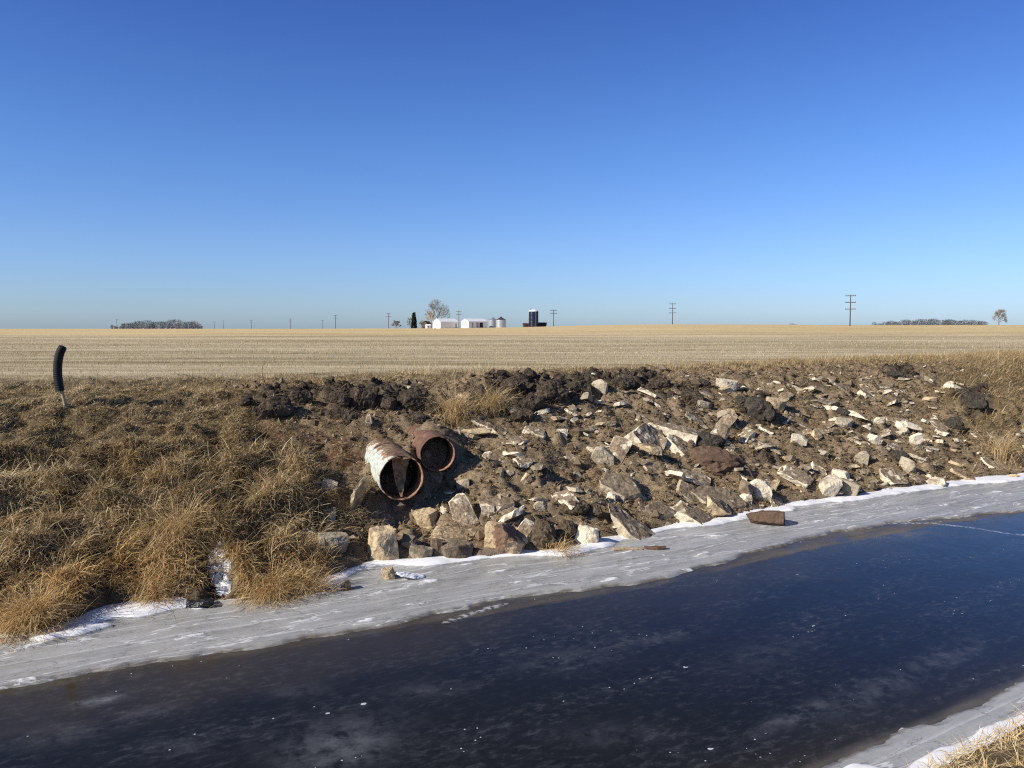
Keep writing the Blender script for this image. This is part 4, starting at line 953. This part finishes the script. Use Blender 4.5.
# ice plate tipped up against the shore
M_plate = plain('snowy_ice', (.72,.74,.78), .5, 0, .08, 8)
def ice_plate(px, py, w, h, rz, rx, label):
    c = at_z(px, py, .06); W = w*c.y/F; me = hull_mesh((W, W*.55, .05), 700+px, 'slab', 3); o = link('ice_plate', me, M_plate); o.location = c+Vector((0,0,.03)); o.rotation_euler = (R(rx), R(12), R(rz)); tag(o, label, 'ice plate', 'loose ice plates by the shore')
ice_plate(410, 577, 30, 12, 15, -6, 'white ice plate tipped up beside the small tan stone')
ice_plate(640, 531, 22, 9, -10, -10, 'white ice plate pushed up under the biggest slab')

# frozen seep and the dark wet stone in its mouth
gp = [hit(px_, py_) for px_, py_ in ((212,550),(214,560),(217,571),(221,582),(224,590),(222,598))]
V = []; nc = 13; nr = 46
for i in range(nr):
    u = i/(nr-1); c = cr(gp, u); dv = (cr(gp, min(u+.02,1))-cr(gp, max(u-.02,0))); sd = Vector((dv.y, -dv.x, 0)).normalized(); wd = .125+.05*mn.noise(Vector((u*9,3,1)))
    for j in range(nc):
        q_ = j/(nc-1)*2-1; x_, y_ = c.x+sd.x*q_*wd, c.y+sd.y*q_*wd
        bumpz = (.11+.09*mn.noise(Vector((x_*13, y_*13, 2)))+.06*mn.noise(Vector((x_*30, y_*30, 9))))*math.sqrt(max(0, 1-q_*q_))*min(1, 6*u*(1-u)+.2)
        V.append((x_-gp[0].x, y_-gp[0].y, gz(x_, y_)+bumpz-.02-gp[0].z))
m, nt, b = newmat('seep_ice'); nn = noise_(nt, coords(nt), 22, 5, .7); nt.links.new(ramp(nt, nn, [(.36,(.07,.07,.07)),(.45,(.45,.48,.50)),(.54,(.84,.86,.88))]), b.inputs['Base Color']); b.inputs['Roughness'].default_value = .25; b.inputs['IOR'].default_value = 1.31; bump(nt, b, nn, .5, .03)
me = np_mesh('frozen_seep', V, grid_faces(nr, nc), smooth=True); o = link('frozen_seep', me, m); o.location = gp[0]; tag(o, 'lumpy trickle of white ice frozen in a narrow gully of the grassy bank', 'frozen seep')
m, nt, b = newmat('wet_black_stone'); nn = noise_(nt, coords(nt), 9, 5, .6); nt.links.new(ramp(nt, nn, [(.35,(.008,.008,.010)),(.7,(.035,.036,.042))]), b.inputs['Base Color']); b.inputs['Roughness'].default_value = .38; bump(nt, b, nn, .6, .05)
c = at_z(198, 605, .08); me = hull_mesh((.34,.26,.17), 77, 'lump', 3); o = link('wet_stone', me, m); o.location = c+Vector((0,.05,-.02)); tag(o, 'glossy dark wet stone where the frozen seep meets the shore ice', 'stone')
print('mid', time.time()-T00)

# ------------------------------------------------------------------ far things
def far_pt(px, Y):
    x_ = (px-512)/F*Y*1.0/CP*CP; return Vector((x_, Y, gz(x_, Y)))
def up_from(px, py, base):   # height over a far base whose top shows at py
    return at_depth(px, py, base.y).z-base.z
M_pole = plain('pole_wood', (.09,.075,.065), .9)
def utility_pole(px, top, Y, arms, label):
    b0 = far_pt(px, Y); h = up_from(px, top, b0); root = empty('utility_pole', b0); root.rotation_euler = (0,0,R(-16)); tag(root, label, 'utility pole', 'utility poles across the far field')
    mb = MB(); mb.tube([(0,0,-1),(0,0,h)], [.24,.16], 8); mb.build('shaft', M_pole, root)
    for k in range(arms):
        zc = h-.5-k*(h*.21 if arms == 3 else h*.18); mb = MB(); mb.box((-1.9,-.14,zc-.13),(1.9,-.02,zc+.13))
        ca = mb.build('crossarm', M_pole, root)
        if Y < 460:
            for x_ in (-1.7,-.9,.9,1.7): m2 = MB(); m2.tube([(x_,-.08,zc+.14),(x_,-.08,zc+.46)], .06, 6); m2.build('insulator', M_pole, ca)
for a_ in [(849,294.5,312,3,'tallest utility pole, with three crossarms, left of the right grove'),(672,303,450,3,'second tallest utility pole, three crossarms, midway between the silo and the tallest pole'),(553.5,309.5,440,2,'utility pole just right of the dark silo'),(459,310.5,500,2,'utility pole behind the gap between the two white sheds'),
 (389,313,560,2,'utility pole left of the small bare farm tree'),(336,315,640,2,'utility pole standing alone midway between farm and the left poles'),(291,318.5,760,2,'utility pole with two short crossarms, third from the left grove'),(252,320,830,2,'utility pole with two short crossarms, second from the left grove'),(224,320.5,900,1,'short dark utility pole with one crossarm right of the left grove'),(215,321.5,930,1,'faint utility pole nearest the right end of the left grove'),(118,319,900,1,'faint utility pole at the left end of the left grove'),(323,320,980,1,'faint distant utility pole left of the pole midway to the farm')]: utility_pole(*a_)

M_bark = plain('grey_bark', (.20,.165,.13), .95, 0, .3, 3); M_twig = plain('grey_twigs', (.21,.175,.14), .95, 0, .3, 1); M_tan = plain('tan_twigs', (.42,.31,.17), .95, 0, .3, 1); M_purple = plain('distant_twigs', (.066,.046,.043), .95, 0, .3, 1); M_fir = plain('fir_needles', (.022,.034,.018), .9, 0, .4, 3); M_brown = plain('brown_twigs', (.13,.09,.065), .95, 0, .3, 1)
def prism(mb, a, b, r0, r1): mb.tube([a, b], [r0, r1], 4 if r0 > .1 else 3, False)
def bare_tree(px, Y, top, wpx, label, mat, seed, parts=True, levels=6, trunk_r=.30, thick=.04, fork=.22, limbs=8):
    rnd = random.Random(seed); b0 = far_pt(px, Y); h = up_from(px, top, b0); hw = wpx*Y/F/2
    tr = MB(); cr_ = MB()
    def grow(p, d, L, r, lev, mb):
        q = p+d*L; prism(mb, p, q, r, max(r*.68, thick))
        if lev == 0: return
        for k in range(rnd.choice((2,3,3)) if lev > 1 else 3):
            a = d.orthogonal().normalized(); a.rotate(Matrix.Rotation(rnd.uniform(0,6.28), 3, d)); nd_ = (d*rnd.uniform(.75,1.1)+a*rnd.uniform(.30,.75)+Vector((0,0,.14))).normalized()
            grow(p+d*L*rnd.uniform(.55,1), nd_, L*rnd.uniform(.72,.95), max(r*.6, thick), lev-1, cr_)
    prism(tr, Vector((0,0,-.5)), Vector((0,0,h*fork)), trunk_r, trunk_r*.75); prism(tr, Vector((0,0,h*fork)), Vector((0,0,h*.5)), trunk_r*.75, trunk_r*.35)
    for k in range(limbs):
        q_ = k/max(1, limbs-1); w_ = k*2.4+rnd.uniform(-.4,.4); sp_r = 1.25*(1-q_)+.25; d = Vector((math.cos(w_)*sp_r, math.sin(w_)*sp_r, 1)).normalized(); grow(Vector((0,0,h*(fork+(.5-fork)*q_))), d, h*.19, trunk_r*.6, levels-1, cr_)
    # fit to height and width
    V = np.array(cr_.v); zt = V[:,2].max(); kz = (h-h*fork*.6)/(zt-h*fork*.6); w0 = np.percentile(np.abs(V[:,:2]), 97)
    cr_.v = [(x_*hw/w0, y_*hw/w0, h*fork*.6+(z_-h*fork*.6)*kz) for x_, y_, z_ in cr_.v]
    root = empty('bare_tree', b0); tag(root, label, 'tree', 'bare trees on the horizon'); tr.build('trunk', M_bark, root); cr_.build('crown', mat, root); return root
bare_tree(437.5, 462, 298, 23, 'big bare grey tree behind the first white shed', M_twig, 3, trunk_r=.42, thick=.032)
bare_tree(431.5, 452, 308, 9, 'tan leafless tree leaning against the left of the big grey one', M_tan, 5, levels=5, trunk_r=.25, thick=.05)
bare_tree(396.5, 455, 320, 9, 'small bare tree at the left end of the farmstead', M_brown, 6, levels=5, trunk_r=.14, fork=.10, limbs=8)
bare_tree(410, 460, 317, 6, 'bare bushy tree just left of the dark conifer', M_twig, 8, levels=5, trunk_r=.14, fork=.1)
bare_tree(422, 456, 320, 5, 'thin bare sapling between the conifer and the tan tree', M_twig, 9, levels=4, trunk_r=.10)
bare_tree(997.5, 440, 308.5, 13, 'round topped bare tree alone at the right end of the horizon', M_twig, 12, levels=6, trunk_r=.28, thick=.032, fork=.14, limbs=9)
b0 = far_pt(414.3, 455); h = up_from(414.3, 312.5, b0); root = empty('conifer_tree', b0); tag(root, 'dark narrow conifer at the left of the farmstead', 'tree'); mb = MB(); mb.tube([(0,0,-.3),(0,0,h*.95)], [.16,.04], 6); mb.build('trunk', M_bark, root); mb = MB(); rnd = random.Random(4)
for k in range(2200):
    z_ = h*(.05+.93*rnd.random()**1.15); rr = 1.35*(1-z_/h)**.6*rnd.uniform(.5,1.1)+.1; w = rnd.uniform(0,6.28); c = Vector((rr*math.cos(w), rr*math.sin(w), z_)); e = Vector((rnd.gauss(0,.2),rnd.gauss(0,.2),rnd.gauss(0,.2))); mb.add([c, c+Vector((math.cos(w)*.55,math.sin(w)*.55,-.3)), c+e*1.8], [(0,1,2)])
mb.build('crown', M_fir, root)
# far groves: each reads as one wood
def grove(px0, px1, Y, prof, label, seed, mat):
    rnd = random.Random(seed); mb = MB(); nT = max(5, int((px1-px0)/2.2))
    for i in range(nT):
        px = px0+(px1-px0)*(i+rnd.random())/nT; Yi = Y+rnd.uniform(-14, 22); b0 = far_pt(px, Yi); top = np.interp(px, [p for p,_ in prof], [q for _,q in prof])+rnd.gauss(.5,.9); h = max(1.0, up_from(px, top, b0)); r = h*rnd.uniform(.3,.55)
        prism(mb, b0-Vector((0,0,.5)), b0+Vector((0,0,h*.6)), .22, .12)
        for k in range(330):
            z_ = h*(.02+.98*rnd.random()**1.1); w = rnd.uniform(0,6.28); rr = r*math.sqrt(max(.02, 1-((z_/h-.6)/.5)**2))*rnd.random()**.5
            p = b0+Vector((rr*math.cos(w), rr*math.sin(w), z_*.92)); d = Vector((math.cos(w)*.5+rnd.gauss(0,.3), math.sin(w)*.5+rnd.gauss(0,.3), rnd.uniform(.3,1)))*h*.10; prism(mb, p, p+d, .075, .045)
    o = mb.build('grove', mat); tag(o, label, 'grove', kind='stuff')
grove(113, 204, 900, [(113,325.5),(121,326),(124,323.5),(135,322),(150,321.3),(165,320.3),(182,320),(195,321.3),(203,324)], 'low dark leafless grove on the left horizon', 31, M_purple)
grove(873, 985, 800, [(873,322),(890,321),(905,319.8),(920,318.5),(940,318.6),(960,319.3),(975,319.4),(984,321.5)], 'long low purple brown grove on the right horizon', 32, M_purple)
grove(787, 795, 800, [(787,323.9),(791,323.2),(795,323.9)], 'tiny far thicket just above the ridge between the pole and the silo', 33, M_twig)

M_sheet = plain('white_sheet_metal', (.80,.80,.79), .45, 0, .04, 1); M_roofw = plain('white_roof_metal', (.76,.78,.80), .4, 0, .05, 1); M_galv = plain('galvanised_steel', (.55,.56,.57), .38, .65, .12, 2); M_darkd = plain('dark_opening', (.03,.03,.035), .8); M_greyd = plain('grey_door', (.36,.36,.36), .6); M_silo = plain('dark_blue_enamel', (.014,.020,.048), .35, 0, .3, 1); M_redb = plain('barn_red', (.11,.05,.05), .8); M_droof = plain('dark_roof', (.045,.04,.045), .8)
def shed(px, Y, W, L, ez, rz, rot, label, doors, wall=None, roof=None, name='farm_shed', cat_='shed', ov=.25):
    wall = wall or M_sheet; roof = roof or M_roofw
    b0 = far_pt(px, Y); root = empty(name, b0, R(rot)); tag(root, label, cat_)
    # long axis x, gables at +-L/2
    mb = MB(); v = []
    for x_ in (-L/2, L/2): v += [(x_,-W/2,-.6),(x_,W/2,-.6),(x_,W/2,ez),(x_,0,rz),(x_,-W/2,ez)]
    mb.add(v, [(0,4,3,2,1),(5,6,7,8,9),(0,5,9,4),(1,2,7,6)]); mb.build('wall', wall, root)
    mb = MB(); th = .14; sl = (rz-ez)/(W/2)
    for sgn in (-1, 1):
        y1, z1 = sgn*(W/2+ov), ez-sl*ov
        v = [(-L/2-ov,0,rz+.02),(L/2+ov,0,rz+.02),(L/2+ov,y1,z1+.02),(-L/2-ov,y1,z1+.02)]; v += [(a,b_,c_+th) for a,b_,c_ in v]
        mb.add(v, [(0,1,2,3),(7,6,5,4),(0,4,5,1),(1,5,6,2),(2,6,7,3),(3,7,4,0)])
    mb.build('roof', roof, root)
    for (x0, x1, z1, mt) in doors:
        mb = MB(); mb.box((x0,-W/2-.05,0.0),(x1,-W/2-.004,z1)); mb.build('door', mt, root)
    return root
shed(445.8, 452, 8.6, 11.6, 3.6, 5.2, 35, 'first white metal shed from the left, with a lit gable and long side', [(-4.6,-1.2,3.0,M_sheet),(3.6,5.0,2.6,M_greyd)])
shed(474.5, 452, 8.0, 12.4, 3.5, 5.0, 35, 'second white metal shed from the left, with dark open doors', [(-4.2,-3.3,2.9,M_greyd),(-1.2,.2,2.9,M_greyd),(.9,3.1,2.9,M_darkd)])
shed(428.3, 448, 2.2, 2.4, 1.6, 2.2, 20, 'tiny white hut left of the first white shed', [(-.4,.4,1.4,M_greyd)], name='hut', cat_='hut')
shed(427.0, 466, 4.0, 4.5, 2.6, 4.2, 60, 'small brown shed behind the tiny white hut', [(-.8,.8,2.0,M_darkd)], wall=M_brown, roof=M_droof, name='small_shed')
shed(526.0, 452, 2.6, 3.2, 1.5, 2.1, 10, 'low red shed at the left foot of the dark silo', [(-.6,.6,1.3,M_darkd)], wall=M_redb, roof=M_redb, name='red_shed')
shed(542.0, 456, 3.2, 4.6, 1.3, 2.2, 5, 'low dark roofed shed at the right foot of the dark silo', [(-1.0,1.0,1.1,M_darkd)], wall=M_redb, roof=M_droof, name='low_shed')
def grain_bin(px, Y, r, he, hr, label, roofm):
    b0 = far_pt(px, Y); root = empty('grain_bin', b0); tag(root, label, 'grain bin', 'grain bins beside the second white shed')
    pr_ = [(r,-.5)]
    for i in range(int(he/.12)): pr_.append((r+(.03 if i % 2 else 0), i*.12))
    pr_.append((r, he)); mb = MB(); mb.lathe(pr_, 48); mb.build('wall', M_galv, root, True)
    mb = MB(); mb.lathe([(r+.12,he-.03),(r*.5,he+hr*.5),(.35,he+hr),(.35,he+hr+.25),(0,he+hr+.3)], 48); mb.build('roof', roofm, root)
    mb = MB(); mb.box((-.5,-r-.09,.5),(.5,-r+.05,2.3)); mb.build('door', M_greyd, root)
grain_bin(492.7, 462, 2.3, 4.4, 1.5, 'paler grain bin with silver roof touching the second white shed', M_galv)
grain_bin(501, 450, 2.85, 4.3, 1.5, 'shiny grain bin with dark cone roof, right of the paler bin', M_droof)
b0 = far_pt(533.6, 452); root = empty('tower_silo', b0); tag(root, 'dark blue tower silo standing apart right of the grain bins', 'silo'); hs_ = up_from(533.6, 311.5, b0)
mb = MB(); pr_ = [(2.65,-.5)]
for i in range(12): pr_ += [(2.65, hs_*i/12+.02),(2.65, hs_*(i+1)/12-.06),(2.70, hs_*(i+1)/12-.05),(2.70, hs_*(i+1)/12)]
mb.lathe(pr_, 48); mb.build('wall', M_silo, root, True)
mb = MB(); mb.lathe([(2.70,hs_),(2.4,hs_+.55),(1.6,hs_+.95),(.6,hs_+1.15),(0,hs_+1.2)], 40); mb.build('roof', M_roofw, root, True)
mb = MB(); mb.tube([(-2.75,-.9,0),(-2.75,-.9,hs_),(-2.4,-.85,hs_+1.1),(-1.3,-.5,hs_+1.5)], .16, 8); mb.build('filler_pipe', M_galv, root, True)
mb = MB()
for x_ in (-.25,.25): mb.tube([(x_+1.0,-2.62,0),(x_+1.0,-2.62,hs_)], .03, 6)
for i in range(22): mb.tube([(.75,-2.62,i*hs_/22+.2),(1.25,-2.62,i*hs_/22+.2)], .025, 5)
mb.build('ladder', M_galv, root)
print('far', time.time()-T00)

# ------------------------------------------------------------------ light, sky, view
w = bpy.data.worlds.new('World'); scene.world = w; w.use_nodes = True; nt = w.node_tree; bg = nt.nodes['Background']
sky = nt.nodes.new('ShaderNodeTexSky'); sky.sky_type = 'NISHITA'; sky.sun_disc = False; sky.sun_elevation = SUN_EL
sun_dir = Vector((-SUN_H.x*math.cos(SUN_EL), -SUN_H.y*math.cos(SUN_EL), math.sin(SUN_EL)))
sky.sun_rotation = math.atan2(sun_dir.x, sun_dir.y); sky.altitude = 300; sky.air_density = 1.0; sky.dust_density = .6; sky.ozone_density = 3.0
zz = nd(nt, 'ShaderNodeSeparateXYZ', {0: nd(nt, 'ShaderNodeTexCoord').outputs['Generated']}).outputs[2]
balance = ramp(nt, zz, [(0,(.84,1.09,1.64)),(.035,(.80,1.03,1.55)),(.1,(.78,1.0,1.50)),(.21,(.63,.92,1.46)),(.375,(.43,.68,1.32)),(.55,(.50,.60,.86)),(1,(.50,.54,.66))])
bal2 = nd(nt, 'ShaderNodeVectorMath', {0: sky.outputs[0], 1: balance}, operation='MULTIPLY')
nt.links.new(bal2.outputs[0], bg.inputs['Color']); bg.inputs['Strength'].default_value = .083
sl = bpy.data.lights.new('sun', 'SUN'); sl.energy = 5.0; sl.angle = R(.5); sl.color = (1, .92, .80); so = bpy.data.objects.new('sun', sl); C.objects.link(so)
so.rotation_euler = sun_dir.to_track_quat('Z', 'Y').to_euler()
vs = scene.view_settings; vs.view_transform = 'Standard'; vs.look = 'None'; vs.exposure = 0.27; vs.gamma = 1; vs.use_curve_mapping = False
scene.cycles.use_denoising = False; scene.cycles.filter_width = 1.15; scene.cycles.max_bounces = 5; scene.cycles.diffuse_bounces = 3; scene.cycles.glossy_bounces = 3; scene.cycles.transmission_bounces = 2
print('done', time.time()-T00)
